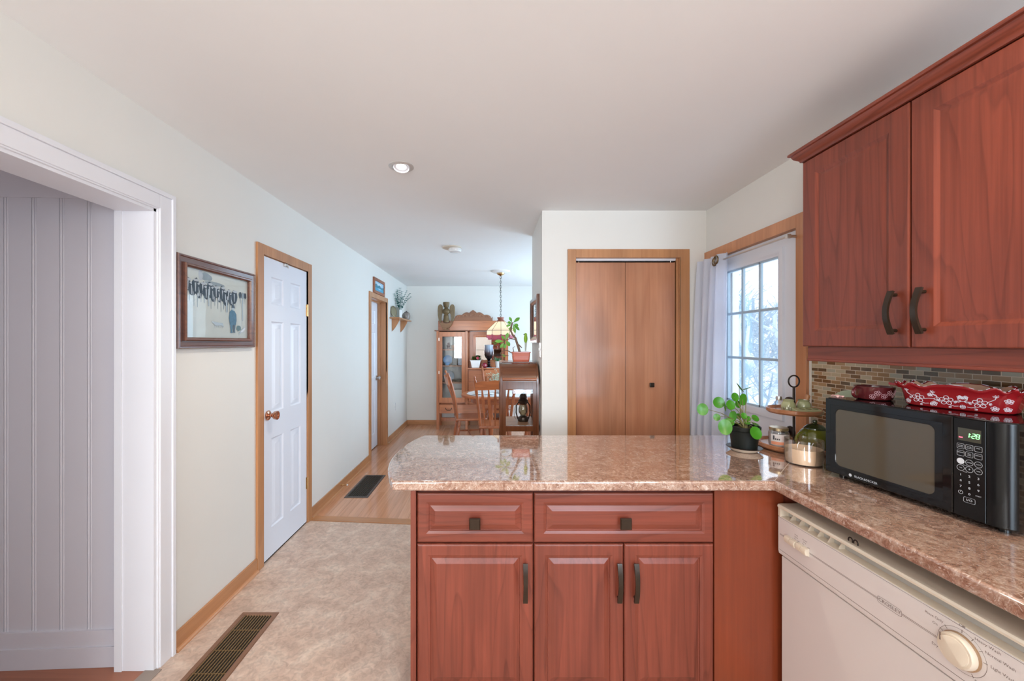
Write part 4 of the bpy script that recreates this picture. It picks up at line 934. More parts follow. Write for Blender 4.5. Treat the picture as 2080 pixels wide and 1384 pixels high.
# ---- candle in clear glass
r = thing('candle', 'cream wax candle in a wide clear glass beside the microwave', 'candle', (1.325, 1.668, ZC))
m = MB(); m.shell([(0.060, 0), (0.066, 0.004), (0.069, 0.03), (0.068, 0.103)], 0.0035, n=44); m.build('glass', clear, r)
m = MB(); m.lathe([(0, 0.006), (0.0615, 0.006), (0.0648, 0.03), (0.0645, 0.066), (0.060, 0.064), (0, 0.063)], n=44); w_ = m.build('wax', wax, r)
for dx, dy in ((-0.02, 0.01), (0.022, -0.012)):
    m = MB(); m.tube([(dx, dy, 0.062), (dx + 0.003, dy, 0.078), (dx + 0.009, dy, 0.088)], 0.0014, 6); m.build('wick', white_c, r)

# ---- pilea in a dark pot on a saucer
PX, PY = 1.198, 1.862
r = thing('saucer', 'pale glazed saucer under the dark plant pot', 'saucer', (PX, PY, ZC))
m = MB(); m.lathe([(0, 0), (0.048, 0), (0.055, 0.004), (0.073, 0.018), (0.0745, 0.0195), (0.072, 0.0195), (0.052, 0.0075), (0, 0.007)], n=44); m.build('dish', plain('pale_saucer', (0.66, 0.58, 0.46), 0.2, coat=0.3), r)
m = MB(); m.lathe([(0.0735, 0.0185), (0.0752, 0.0200), (0.0735, 0.0212), (0.0715, 0.0200)], n=44); m.build('dark_rim', iron, r)
r = thing('potted_plant', 'round-leaved green houseplant in a black pot by the tray', 'plant', (PX, PY, ZC + 0.009))
m = MB(); m.shell([(0.049, 0), (0.052, 0.002), (0.0615, 0.088), (0.066, 0.091), (0.068, 0.108), (0.067, 0.110)], 0.003, n=44); m.build('pot', plain('black_pot', (0.006, 0.008, 0.006), 0.5, spec=0.3), r)
m = MB(); m.lathe([(0.062, 0.094), (0.03, 0.099), (0, 0.101)], n=30); m.build('soil', soil, r)
lf = MB(); st = MB(); R = random.Random(4)
def pilea(cx, cz, cy, rad, nrm, asp=1.0, base=(0, 0)):
    # round leaf centred at (cx, cy, cz) (local), with its stalk
    c = Vector((cx, cy, cz)); n = Vector(nrm).normalized(); u = n.cross(Vector((0, 0, 1)))
    u = u.normalized() if u.length > 0.01 else Vector((1, 0, 0)); v = n.cross(u)
    K = 20; vs = [c - n * rad * 0.12]; 
    for rr, h in ((0.55, -0.05), (1.0, 0.06)):
        for k in range(K):
            a = 2 * PI * k / K; vs.append(c + u * math.cos(a) * rad * rr * asp + v * math.sin(a) * rad * rr + n * rad * h)
    fs = [(0, 1 + k, 1 + (k + 1) % K) for k in range(K)] + [(1 + k, 1 + K + k, 1 + K + (k + 1) % K, 1 + (k + 1) % K) for k in range(K)]
    lf.add(vs, fs)
    b = Vector((base[0], base[1], 0.10)); at = c - n * rad * 0.13; mid = b.lerp(at, 0.55) + Vector((0, 0, 0.022))
    st.tube([b, b.lerp(mid, 0.5) + Vector((0, 0, 0.008)), mid, mid.lerp(at, 0.6) + Vector((0, 0, 0.004)), at], [0.0028, 0.002, 0.0016, 0.0013, 0.0012], 6)
# leaf centres follow the photo's plant: (dx, dz, dy, radius, facing)
s_ = PY / 800
def L(px, py, rad, n, dy=0.0, asp=1.0):
    y = PY + dy; pilea((px - 997) * y / 800 - PX, 1.44 - (py - 697) * y / 800 - ZC - 0.009, dy, rad, n, asp, (R.uniform(-.015, .015), R.uniform(-.015, .015)))
L(1427, 832, 0.0285, (-0.35, -1, 0.15), -0.02, 0.85); L(1460, 818, 0.027, (-0.1, -1, 0.15), 0.01, 1.0); L(1456, 848, 0.017, (-0.5, -1, 0.3), 0.0, 0.9)
L(1493, 807, 0.021, (0.2, -1, 0.25), 0.0); L(1484, 823, 0.023, (0.1, -1, 0.3), -0.015); L(1472.5, 828, 0.020, (0.93, -0.35, 0.1), -0.01)
L(1509, 812, 0.029, (0.25, -1, 0.0), 0.02, 0.85); L(1503, 788, 0.027, (0.75, -0.3, 0.55), 0.02, 0.35 + 0.4); L(1516, 790, 0.024, (-0.3, 0.25, 0.9), 0.03); L(1499, 822, 0.018, (0.3, -1, 0.3), 0.02)
L(1473, 868, 0.036, (-0.4, -1, 0.35), -0.055, 0.8); L(1481, 858, 0.022, (-0.2, -0.7, 0.7), -0.02); L(1535, 880, 0.029, (0.15, -1, 0.35), -0.098, 1.0)
L(1489, 846, 0.026, (-0.9, -0.5, 0.2), -0.01, 0.7); L(1520, 851, 0.013, (0.1, -1, 0.3), 0.0); L(1534, 850, 0.018, (0.1, -0.8, 0.6), 0.01, 1.0); L(1511, 845, 0.015, (0.0, -1, 0.4), -0.01); L(1535, 863, 0.016, (0.2, -0.4, 0.9), 0.01); L(1517, 859, 0.015, (0.0, -0.5, 0.9), -0.01); L(1500, 846, 0.014, (0, -1, 0.3), 0.02)
lf.build('leaves', leafg, r); st.build('stalks', plain('green_brown_stalk', (0.16, 0.15, 0.05), 0.5), r)

# ---- curtain on its rod across the entry door
r = thing('curtain_rod', 'brushed nickel curtain rod across the top of the entry door', 'curtain rod', (1.575, 2.4, 2.005))
m = MB(r.location); m.tube([(1.572, 2.085, 2.003), (1.572, 2.80, 2.006)], 0.0055, 10); m.lathe([(0.009, 0), (0.011, 0.008), (0.006, 0.02)], (1.572, 2.075, 2.003), 14, 'y'); m.build('rod', steel, r)
for y in (2.083, 2.80):
    m = MB(r.location); m.box(1.634, 1.640, y - 0.022, y + 0.022, 1.965, 2.045, b=0.003); m.tube([(1.636, y, 2.004), (1.572, y, 2.004)], 0.008, 10); m.box(1.562, 1.584, y - 0.009, y + 0.009, 1.992, 2.016, b=0.003); m.build('bracket', steel, r)
def fold(u, v):
    zt, zb = 2.045, 0.02
    z = zt + (zb - zt) * v
    y0 = 2.625 + 0.035 * min(1, v * 1.5); y = y0 + (2.935 - y0) * u
    A = 0.018 + 0.012 * v
    x = 1.560 - 0.055 * v ** 0.8 * (0.3 + u) + A * math.sin(2 * PI * 3.6 * u + 0.7 * v + 0.5) + 0.006 * math.sin(17 * u + 5 * v)
    return Vector((min(x, 1.588 - 0.0 * v), y, z + 0.006 * math.sin(9 * u) * v))
r = thing('curtain', 'pale lavender curtain bunched at the hinge side of the entry door', 'curtain', (1.55, 2.8, 0.02))
m = MB(r.location); m.grid(fold, 90, 24); m.grid(lambda u, v: fold(u, v) + Vector((0.0035, 0.0, 0)), 90, 24); m.build('fabric', curtm, r, doubles=False)
m = MB(r.location)
for u in (0.16, 0.36):
    p = fold(u, 0.03); m.tube([(p.x - 0.016 , p.y + 0.024 * math.cos(t), 2.004 + 0.026 * math.sin(t)) for t in [2 * PI * k / 20 for k in range(20)]], 0.0055, 8, closed=True)
m.build('grommet', plain('antique_brass_ring', (0.2, 0.15, 0.09), 0.3, 0.9), r)
# ============================================================ HALL AND WALL THINGS
def pframe(name, lab, cat, x, y0, y1, z0, z1, rings_, mat, side=1):
    r = thing(name, lab, cat, (x, (y0 + y1) / 2, z0)); m = MB(r.location)
    m.rings(y0, y1, z0, z1, rings_, lambda u, v, w: (x + side * w, u, v), cap=False); m.build('frame', mat, r, angle=30); return r
# cattle painting
y0, y1, z0, z1 = 1.832, 2.431, 1.413, 1.863
r = pframe('framed_painting', 'dark wood framed winter painting of black and white cattle beside the cased opening', 'painting', XL, y0, y1, z0, z1,
           [(0, 0.001), (0, 0.020), (0.004, 0.026), (0.010, 0.026), (0.013, 0.022), (0.030, 0.016), (0.036, 0.016), (0.037, 0.028), (0.042, 0.032), (0.048, 0.030), (0.054, 0.022), (0.055, 0.010)], frame_w)
cols_ = [plain('snowy_canvas', (0.74, 0.78, 0.75), 0.3, coat=0.6, var=0.10, vscale=9), plain('cattle_black', (0.05, 0.075, 0.11), 0.4, var=0.4, vscale=40), plain('cattle_white', (0.60, 0.66, 0.72), 0.4), plain('coat_blue', (0.045, 0.13, 0.21), 0.4, var=0.4, vscale=60), plain('soft_grey', (0.36, 0.44, 0.50), 0.4, var=0.2, vscale=30), plain('dull_green', (0.09, 0.16, 0.17), 0.4)]
a0, a1, b0, b1 = y0 + 0.0545, y1 - 0.0545, z0 + 0.0545, z1 - 0.0545
m = MB(r.location); lay = [0.0085]
def Q(u, v): return (XL + lay[0], a0 + (a1 - a0) * u, b0 + (b1 - b0) * v)
def shape(pts, k): m.mi = k; lay[0] += 0.00002; m.add([Q(u, v) for u, v in pts], [list(range(len(pts)))])
def blob(u, v, a, b, k, n=14, rot=0, jag=0.12, seed=0):
    R = random.Random(seed + int(u * 1000) + int(v * 777)); pts = []
    for i in range(n):
        t = 2 * PI * i / n; s_ = 1 + R.uniform(-jag, jag); p, q = a * math.cos(t) * s_, b * math.sin(t) * s_
        pts.append((u + p * math.cos(rot) - q * math.sin(rot), v + p * math.sin(rot) + q * math.cos(rot)))
    shape(pts, k)
shape([(0, 0), (1, 0), (1, 1), (0, 1)], 0)
blob(0.30, 0.92, 0.09, 0.06, 4); blob(0.22, 0.93, 0.03, 0.08, 2); blob(0.42, 0.84, 0.16, 0.03, 4)
R = random.Random(9)
for i in range(15):
    u = 0.05 + 0.050 * i; v = 0.76 - 0.10 * (u - 0.06) - (0.05 if i % 2 else 0)
    w_ = 0.044 + 0.006 * (i % 3); h_ = 0.095 + 0.012 * (i % 4)
    for s_ in (-0.6, 0.55):
        x = u + s_ * w_; l_ = R.uniform(0.16, 0.26); shape([(x - 0.006, v - 0.04), (x + 0.007, v - 0.04), (x + 0.004, v - l_), (x - 0.003, v - l_)], 4 if i % 2 else 2)
    blob(u, v, w_, h_, 1, seed=i)
    blob(u + 0.01, v + h_ * 0.75, w_ * 0.8, 0.02, 2, 9, seed=i); 
    shape([(u - 0.012, v + 0.05), (u + 0.008, v + 0.055), (u + 0.003, v - 0.08), (u - 0.006, v - 0.08)], 2)
    blob(u - 0.018, v - h_ * 0.5, 0.010, 0.032, 1 if i % 3 else 2, 8, seed=i)
for u in (0.86, 0.91, 0.95): blob(u, 0.74, 0.026, 0.055, 1 if u != 0.91 else 4); shape([(u - 0.004, 0.70), (u + 0.004, 0.70), (u + 0.003, 0.60), (u - 0.002, 0.60)], 4)
for u, v0, v1 in ((0.33, 0.48, 0.74), (0.90, 0.30, 0.66), (0.61, 0.42, 0.62)): shape([(u - 0.008, v1), (u + 0.008, v1), (u + 0.013, v0), (u - 0.006, v0)], 4)
shape([(0.665, 0.43), (0.70, 0.47), (0.75, 0.46), (0.785, 0.40), (0.79, 0.30), (0.775, 0.22), (0.67, 0.22), (0.655, 0.33)], 3)
shape([(0.675, 0.22), (0.72, 0.22), (0.715, 0.12), (0.72, 0.085), (0.68, 0.085), (0.685, 0.12)], 3); shape([(0.725, 0.22), (0.77, 0.22), (0.76, 0.12), (0.765, 0.09), (0.73, 0.09)], 1)
blob(0.728, 0.49, 0.022, 0.032, 4, jag=0.03); shape([(0.695, 0.505), (0.765, 0.500), (0.755, 0.52), (0.75, 0.55), (0.71, 0.555), (0.70, 0.52)], 1)
shape([(0.37, 0.255), (0.55, 0.235), (0.57, 0.17), (0.53, 0.20), (0.44, 0.19), (0.40, 0.22)], 4); 
for k in range(5): shape([(0.42 + 0.03 * k, 0.21), (0.426 + 0.03 * k, 0.21), (0.43 + 0.03 * k, 0.16), (0.424 + 0.03 * k, 0.16)], 4)
blob(0.83, 0.17, 0.04, 0.05, 5); shape([(0.83, 0.09), (0.94, 0.20), (0.955, 0.185), (0.85, 0.07)], 4); shape([(0.86, 0.115), (0.90, 0.10), (0.96, 0.17), (0.945, 0.19)], 2)
m.build('canvas', cols_, r, smooth=False, doubles=False)
m = MB(r.location); m.add([(XL + 0.0105, a, b) for a, b in ((a0, b0), (a1, b0), (a1, b1), (a0, b1))], [(0, 1, 2, 3)]); m.build('glazing', windowglass, r)
# little landscape over the far door
y0, y1, z0, z1 = 4.93, 5.42, 2.073, 2.272
r = pframe('small_picture', 'small mountain picture in a wood frame standing on the far door casing', 'picture', XL, y0, y1, z0, z1, [(0, 0.001), (0, 0.02), (0.002, 0.022), (0.036, 0.022), (0.040, 0.012)], wood('picture_wood', (0.38, 0.13, 0.055), (0.2, 0.06, 0.03), 'y', 0.35))
m = MB(r.location); a0, a1, b0, b1 = y0 + 0.039, y1 - 0.039, z0 + 0.039, z1 - 0.039; lay = [0.0115]
pcs = [plain('sky_blue', (0.36, 0.62, 0.82), 0.5), plain('mountain_teal', (0.04, 0.24, 0.34), 0.5, var=0.4, vscale=30), plain('lake_blue', (0.07, 0.36, 0.56), 0.5, var=0.3, vscale=30), plain('cloud_white', (0.75, 0.82, 0.85), 0.5)]
shape([(0, 0), (1, 0), (1, 1), (0, 1)], 0); shape([(0.1, 0.75), (0.5, 0.85), (0.9, 0.75), (0.6, 0.70)], 3); shape([(0, 0.3), (0, 0.6), (0.2, 0.75), (0.35, 0.55), (0.55, 0.7), (0.7, 0.5), (1, 0.62), (1, 0.3)], 1); shape([(0, 0), (1, 0), (1, 0.36), (0, 0.32)], 2); shape([(0.3, 0.3), (0.55, 0.36), (0.8, 0.28), (0.5, 0.18)], 0)
m.build('print', pcs, r, smooth=False, doubles=False)
# mirror-like glazed picture on the closet side wall
r = pframe('hanging_mirror', 'wood framed mirror on the side of the closet wall above the light switch', 'mirror', 0.387, 3.125, 3.665, 1.440, 1.832, [(0, 0.001), (0, 0.018), (0.005, 0.024), (0.03, 0.024), (0.045, 0.016), (0.055, 0.012), (0.058, 0.006)], walnut, -1)
m = MB(r.location); m.rings(3.18, 3.61, 1.495, 1.777, [(0, 0.0062)], lambda u, v, w: (0.387 - w, u, v)); m.build('glass', mirror, r)
r = thing('light_switch', 'white light switch plate on the side of the closet wall', 'light switch', (0.387, 3.06, 1.385))
m = MB(r.location); m.box(0.3815, 0.3868, 3.022, 3.096, 1.328, 1.442, b=0.002); m.build('plate', white_c, r)
m = MB(r.location); m.box(0.370, 0.382, 3.053, 3.065, 1.380, 1.400, b=0.002); m.build('toggle', white_c, r)
r = thing('wall_outlet', 'white outlet plate low on the long wall past the far door', 'outlet', (XL, 6.06, 0.46))
m = MB(r.location); m.box(XL + 0.0005, XL + 0.006, 6.025, 6.095, 0.40, 0.515, b=0.002); m.build('plate', white_c, r)
for zz in (0.435, 0.48): m = MB(r.location); m.box(XL + 0.006, XL + 0.008, 6.045, 6.075, zz - 0.014, zz + 0.014, b=0.001); m.build('socket', white_c, r)
# floor registers
def register(name, lab, x0, x1, y0, y1, fm, gmat):
    r = thing(name, lab, 'floor vent', ((x0 + x1) / 2, (y0 + y1) / 2, 0)); m = MB(r.location)
    m.rings(x0, x1, y0, y1, [(0, 0.0005), (0.002, 0.005), (0.005, 0.0065), (0.022, 0.0065), (0.025, 0.001)], lambda u, v, w: (u, v, w), cap=False); m.build('frame', fm, r)
    m = MB(r.location); n = 10; w_ = (x1 - x0 - 0.05) / n
    for k in range(n): m.box(x0 + 0.025 + w_ * (k + 0.28), x0 + 0.025 + w_ * (k + 0.62), y0 + 0.024, y1 - 0.024, 0.0012, 0.0058)
    q = 5
    for k in range(1, q): y = y0 + (y1 - y0) * k / q; m.box(x0 + 0.024, x1 - 0.024, y - 0.002, y + 0.002, 0.0012, 0.004)
    m.build('grille', gmat, r, smooth=False)
    m = MB(r.location); m.box(x0 + 0.02, x1 - 0.02, y0 + 0.02, y1 - 0.02, 0.0002, 0.001); m.build('shade_sheet', dark, r)  # black sheet under the slats paints the shade of the opening
bt = plain('brown_enamel', (0.27, 0.14, 0.085), 0.4, 0.3); gt = plain('dark_bronze_enamel', (0.045, 0.033, 0.018), 0.4, 0.4)
register('floor_register', 'brown metal floor register on the beige vinyl near the cased opening', -1.322, -1.128, 1.45, 2.10, bt, plain('bronze_slats', (0.24, 0.15, 0.065), 0.35, 0.5))
register('floor_register', 'black metal floor register on the hardwood beside the long baseboard', -1.365, -1.142, 3.657, 4.28, plain('pewter_enamel', (0.10, 0.085, 0.08), 0.3, 0.5), gt)
r = thing('door_stop', 'brass spring door stop with white tip on the long baseboard', 'door stop', (XL + 0.013, 3.85, 0.052))
m = MB(r.location); p = []
for k in range(80): a = k * 2 * PI / 8; p.append((XL + 0.016 + 0.055 * k / 80, 3.85 + 0.0045 * math.cos(a), 0.052 + 0.0045 * math.sin(a)))
m.tube(p, 0.0013, 5); m.lathe([(0.009, 0), (0.009, 0.004), (0.005, 0.006)], (XL + 0.013, 3.85, 0.052), 12, 'x'); m.build('spring', brass, r)
m = MB(r.location); m.lathe([(0.006, 0.056), (0.0075, 0.058), (0.007, 0.068), (0, 0.07)], (XL + 0.014, 3.85, 0.052), 12, 'x'); m.build('tip', white_c, r)
# bracket shelf with its things
ZS = 1.816
r = thing('wall_shelf', 'small pine shelf on two scrolled brackets near the far corner', 'shelf', (XL, 6.15, ZS - 0.2))
m = MB(r.location); m.box(XL, XL + 0.145, 5.74, 6.62, ZS - 0.02, ZS, b=0.003); m.build('board', pine_y, r)
for y in (5.88, 6.44):
    m = MB(r.location); pr = [(XL, ZS - 0.02), (XL + 0.115, ZS - 0.02), (XL + 0.108, ZS - 0.045)] + [(XL + 0.104 * (1 - t) ** 0.72, ZS - 0.055 - 0.145 * t) for t in [k / 10 for k in range(11)]] + [(XL, ZS - 0.205)]
    m.prism(pr, 'y', y - 0.01, y + 0.01, b=0.001); m.build('bracket', pine, r)
r = thing('oval_frame', 'oval gilt picture frame standing on the bracket shelf', 'picture frame', (XL + 0.042, 5.83, ZS))
tl = Matrix.Translation((0, 0, 0.088)) @ Matrix.Rotation(math.radians(-8), 4, 'Y') @ Matrix.Rotation(math.radians(-35), 4, 'Z')
m = MB(); m.lathe([(0.042, -0.006), (0.055, -0.006), (0.057, 0), (0.054, 0.006), (0.046, 0.008), (0.042, 0.003)], (0, 0, 0), 32, 'x', sx=1, sy=1.55, M=tl); m.build('frame', plain('antique_gilt', (0.22, 0.19, 0.12), 0.35, 0.5), r)
m = MB(); m.lathe([(0.0425, -0.004), (0.0425, 0.0025), (0, 0.0025)], (0, 0, 0), 32, 'x', sx=1, sy=1.55, M=tl); m.build('portrait', plain('pale_portrait', (0.34, 0.42, 0.46), 0.3, var=0.5, vscale=40), r)
r = thing('leaning_plaque', 'narrow dark edged plaque standing behind the white vase on the shelf', 'plaque', (XL + 0.040, 5.985, ZS))
m = MB(); m.box(-0.012, 0.012, -0.055, 0.055, 0, 0.165, b=0.004, M=Matrix.Rotation(math.radians(-30), 4, 'Z')); m.build('board', plain('grey_green_plaque', (0.16, 0.16, 0.13), 0.4), r)
r = thing('greenery_vase', 'white vase of blue-green eucalyptus stems on the bracket shelf', 'vase', (XL + 0.052, 6.14, ZS))
m = MB(); m.shell([(0.036, 0), (0.038, 0.01), (0.044, 0.10), (0.040, 0.13), (0.043, 0.138)], 0.004); m.build('vase', white_c, r)
m = MB(); R = random.Random(3)
for k in range(13):
    a = R.uniform(0, 2 * PI); sp = R.uniform(0.05, 0.20); hh = R.uniform(0.16, 0.34)
    tip = Vector((max(-0.035, math.cos(a) * sp), math.sin(a) * sp, 0.13 + hh)); b_ = Vector((0, 0, 0.06))
    pts = [b_.lerp(tip, t) + Vector((0, 0, 0.05 * math.sin(PI * t))) for t in [i / 8 for i in range(9)]]
    m.tube(pts, 0.0016, 4)
    for i in range(2, 9):
        for s_ in (-1, 1):
            d = Vector((math.cos(a + s_ * 1.4), math.sin(a + s_ * 1.4), 0.5)); m.leaf(pts[i], d, (0, 0, 1), 0.046 * (1.2 - i / 12), 0.027, 0.2, 3)
m.build('eucalyptus', leafb, r)
r = thing('stoneware_teapot', 'grey-brown stoneware teapot at the end of the bracket shelf', 'teapot', (XL + 0.094, 6.45, ZS))
m = MB(); m.lathe([(0, 0), (0.045, 0), (0.062, 0.03), (0.066, 0.07), (0.058, 0.105), (0.045, 0.118), (0.034, 0.12), (0, 0.12)], n=30); m.build('pot', grey_c, r)
m = MB(); m.lathe([(0.036, 0.12), (0.034, 0.128), (0.012, 0.136), (0.009, 0.148), (0, 0.15)], n=24); m.build('lid', plain('dark_stoneware', (0.08, 0.06, 0.06), 0.3), r)
m = MB(); m.tube([(0.0, 0.055, 0.05), (0, 0.085, 0.075), (0, 0.095, 0.115)], [0.013, 0.010, 0.009], 10); m.build('spout', grey_c, r)
m = MB(); m.tube([(0, -0.052 - 0.034 * math.sin(t), 0.07 + 0.033 * math.cos(t)) for t in [PI * k / 10 for k in range(11)]], 0.006, 8); m.build('handle', grey_c, r)
# ceiling fittings
r = thing('recessed_light', 'lit round recessed ceiling light over the passage', 'ceiling light', (-0.507, 2.228, H))
m = MB(); m.lathe([(0.048, -0.001), (0.068, -0.0005), (0.070, -0.004), (0.064, -0.007), (0.050, -0.008), (0.046, -0.004)], n=44); m.build('trim_ring', plain('white_metal_ring', (0.62, 0.60, 0.58), 0.35, 0.3), r)
tl = Matrix.Translation((0.003, -0.01, -0.004)) @ Matrix.Rotation(math.radians(-12), 4, 'X')
m = MB(); m.lathe([(0.028, -0.004), (0.041, -0.006), (0.044, -0.012), (0.046, -0.006), (0.042, 0.002)], n=40, M=tl); m.build('gimbal_ring', whitep, r)
m = MB(); m.lathe([(0.0275, -0.004), (0.02, -0.007), (0, -0.008)], n=30, M=tl); m.build('lamp', emit('led_lamp', (1.0, 0.97, 0.92), 8.0), r)
r = thing('smoke_detector', 'round white smoke detector on the hall ceiling', 'smoke detector', (-0.386, 4.12, H))
m = MB(); m.lathe([(0.100, 0), (0.100, -0.008), (0.088, -0.014), (0, -0.014)], (-0.02, 0, 0), n=40); m.build('mounting_plate', plain('yellowed_plastic', (0.66, 0.58, 0.48), 0.5), r)
m = MB(); m.lathe([(0.064, -0.014), (0.066, -0.034), (0.058, -0.048), (0.03, -0.052), (0, -0.052)], (0.012, 0, 0), n=36)
for k in range(12): a = 2 * PI * k / 12; m.box(0.012 + 0.0655 * math.cos(a) - 0.003, 0.012 + 0.0655 * math.cos(a) + 0.003, 0.0655 * math.sin(a) - 0.003, 0.0655 * math.sin(a) + 0.003, -0.04, -0.018)
m.build('cover', white_c, r)

# ============================================================ DINING ROOM
# pendant lamp of coloured panels
PLX, PLY = 0.137, 5.48
r = thing('pendant_lamp', 'lit pendant lamp with cream panelled shade and red scalloped border on a chain', 'pendant lamp', (PLX, PLY, H)); z = lambda q: q - H
m = MB(); m.lathe([(0.132, 0), (0.130, -0.012), (0.118, -0.02), (0.06, -0.028), (0, -0.03)], n=40); m.build('ceiling_plate', white_c, r)
m = MB(); m.lathe([(0.055, -0.028), (0.05, -0.045), (0.02, -0.06), (0.008, -0.068), (0, -0.07)], n=24); m.build('canopy', brass, r)
m = MB(); zz = -0.068; k = 0
while zz > z(1.80):
    o_ = [(0.0105 * math.cos(t), 0, zz - 0.019 + 0.021 * math.sin(t)) for t in [2 * PI * j / 14 for j in range(14)]]
    if k % 2: o_ = [(0, a, c) for a, b, c in o_]
    m.tube(o_, 0.0028, 5, closed=True); zz -= 0.033; k += 1
m.tube([(0.004, 0.004, -0.06), (-0.006, 0.002, -0.25), (0.005, -0.004, -0.45), (0, 0, z(1.78))], 0.0022, 5)
m.build('chain', plain('dark_chain', (0.10, 0.10, 0.085), 0.4, 0.6), r)
NP = 10
def pring(rad, zz, rot=0.0, n=NP): return [(rad * math.cos(2 * PI * (i + 0.5) / n + rot), rad * math.sin(2 * PI * (i + 0.5) / n + rot), zz) for i in range(n)]
shade = bpy.data.materials.new('cream_art_glass'); shade.use_nodes = True
p_ = shade.node_tree.nodes['Principled BSDF']; p_.inputs['Base Color'].default_value = (0.80, 0.70, 0.56, 1); p_.inputs['Roughness'].default_value = 0.35
tr_ = shade.node_tree.nodes.new('ShaderNodeBsdfTranslucent'); tr_.inputs[0].default_value = (0.9, 0.78, 0.6, 1); mx_ = shade.node_tree.nodes.new('ShaderNodeMixShader'); mx_.inputs[0].default_value = 0.6
nz_ = shade.node_tree.nodes.new('ShaderNodeTexNoise'); nz_.inputs['Scale'].default_value = 9
L_ = shade.node_tree.links; L_.new(p_.outputs[0], mx_.inputs[1]); L_.new(tr_.outputs[0], mx_.inputs[2]); L_.new(mx_.outputs[0], shade.node_tree.nodes['Material Output'].inputs[0])
def gcopy(name, c):
    q = shade.copy(); q.name = name; q.node_tree.nodes['Principled BSDF'].inputs['Base Color'].default_value = (*c, 1)
    [n for n in q.node_tree.nodes if n.type == 'BSDF_TRANSLUCENT'][0].inputs[0].default_value = (*c, 1); return q
m = MB(); loops(m, [pring(0.068, z(1.735)), pring(0.202, z(1.612)), pring(0.205, z(1.556))], False, False); sh = m.build('shade', shade, r, smooth=False)
m = MB()
top_ = []; bot = []
for i in range(NP * 8):
    a = 2 * PI * (i / 8 + 0.5) / NP; f = (i % 8) / 8; c0 = pring(1, 0)[i // 8]; c1 = pring(1, 0)[(i // 8 + 1) % NP]
    x, y = c0[0] + (c1[0] - c0[0]) * f, c0[1] + (c1[1] - c0[1]) * f
    top_.append((x * 0.206, y * 0.206, z(1.560) - 0.022 * math.sin(PI * f) )); bot.append((x * 0.205, y * 0.205, z(1.515) - 0.010 * math.sin(PI * f)))
loops(m, [top_, bot], False, False); m.build('border', gcopy('plum_art_glass', (0.36, 0.08, 0.13)), r, smooth=False)
m = MB(); loops(m, [pring(0.052, z(1.795)), pring(0.040, z(1.765)), pring(0.068, z(1.735))], True, False); m.build('cap', plain('copper_red_cap', (0.28, 0.085, 0.05), 0.4), r, smooth=False)
m = MB()
for i in range(NP):
    A, B, C = (pring(rr, zz)[i] for rr, zz in ((0.069, z(1.735)), (0.203, z(1.612)), (0.206, z(1.515)))); m.tube([A, B, C], 0.0028, 5)
m.tube(pring(0.2035, z(1.612)), 0.0028, 5, closed=True); m.build('leading', plain('lead_came', (0.08, 0.075, 0.06), 0.4, 0.5), r)
m = MB(); m.ball((0, 0, z(1.61)), (0.03, 0.03, 0.04), 16); m.build('bulb', emit('warm_bulb', (1.0, 0.86, 0.62), 5), r)
lamp('pendant_lamp_light', 'POINT', (PLX, PLY, 1.60), (0, 0, 0), 3, (1.0, 0.86, 0.66), 0.035)

# hutch: glazed cupboard beside a mirrored desk
HX0, HX1, HYF = -0.905, 0.30, 6.55
r = thing('china_hutch', 'honey oak hutch with glazed cupboard, mirror and carved crest on the back wall', 'hutch', (-0.3, 6.74, 0)); o = r.location
X0, X1 = HX0, -0.385
m = MB(o)
for a, b in ((X0, X0 + 0.045), (X1 - 0.04, X1)):
    m.box(a, b, HYF, HYF + 0.03, 0, 1.636, b=0.002); m.box(a, b, 6.885, 6.915, 0, 1.636)
m.box(X0 + 0.001, X0 + 0.016, HYF + 0.03, 6.885, 0.27, 1.62); m.box(X1 - 0.016, X1 - 0.001, HYF + 0.03, 6.885, 0.27, 1.62); m.box(X0 + 0.016, X1 - 0.016, HYF + 0.02, 6.90, 0.43, 0.45)
m.box(X0 + 0.016, X1 - 0.016, HYF + 0.02, 6.90, 1.60, 1.62); m.box(X0, HX1, 6.895, 6.918, 0.24, 0.45)
m.box(X1, HX1, HYF + 0.05, 6.90, 0.46, 1.0); m.box(HX1 - 0.045, HX1, HYF + 0.03, 6.90, 0, 1.0); m.box(X1, HX1, HYF + 0.04, 6.88, 0.42, 0.46)
m.box(X1, HX1, 6.86, 6.90, 1.0, 1.64); m.box(HX1 - 0.055, HX1, HYF + 0.25, 6.90, 1.0, 1.64, b=0.003); m.box(X0 + 0.045, HX1 - 0.04, 6.80, 6.83, 0.09, 0.15); 
m.build('carcass', oak, r)
m = MB(o); m.box(X0 + 0.018, X1 - 0.018, 6.885, 6.893, 0.45, 1.60); m.build('back_mirror', plain('pale_back_panel', (0.58, 0.60, 0.58), 0.3), r)
m = MB(o); m.box(X0 - 0.03, X1 + 0.02, HYF - 0.025, 6.92, 1.636, 1.652, b=0.004); m.build('cornice', wood('dark_oak_edge', (0.2, 0.07, 0.03), (0.1, 0.03, 0.015), 'x', 0.35), r)
m = MB(o); m.box(X0 + 0.02, 0.115, 6.62, 6.645, 1.652, 1.815, b=0.003); m.box(X0 + 0.02, HX1 + 0.02, 6.645, 6.90, 1.652, 1.66); m.build('top_board', oak_x, r)
m = MB(o); cx = -0.30; pr = [(cx - 0.33, 1.815)]
for k in range(61):
    t = -1 + 2 * k / 60; a = abs(t); h_ = 0.055 + 0.095 * (1 - a) + 0.030 * abs(math.sin(PI * (a * 2.6 + 0.5))) * (1 - 0.5 * a)
    if a > 0.93: h_ = 0.035 + 0.03 * math.sin(PI * (a - 0.93) / 0.14)
    pr.append((cx + 0.33 * t, 1.815 + h_))
pr.append((cx + 0.33, 1.815)); m.prism(pr, 'y', 6.615, 6.645, b=0.004)
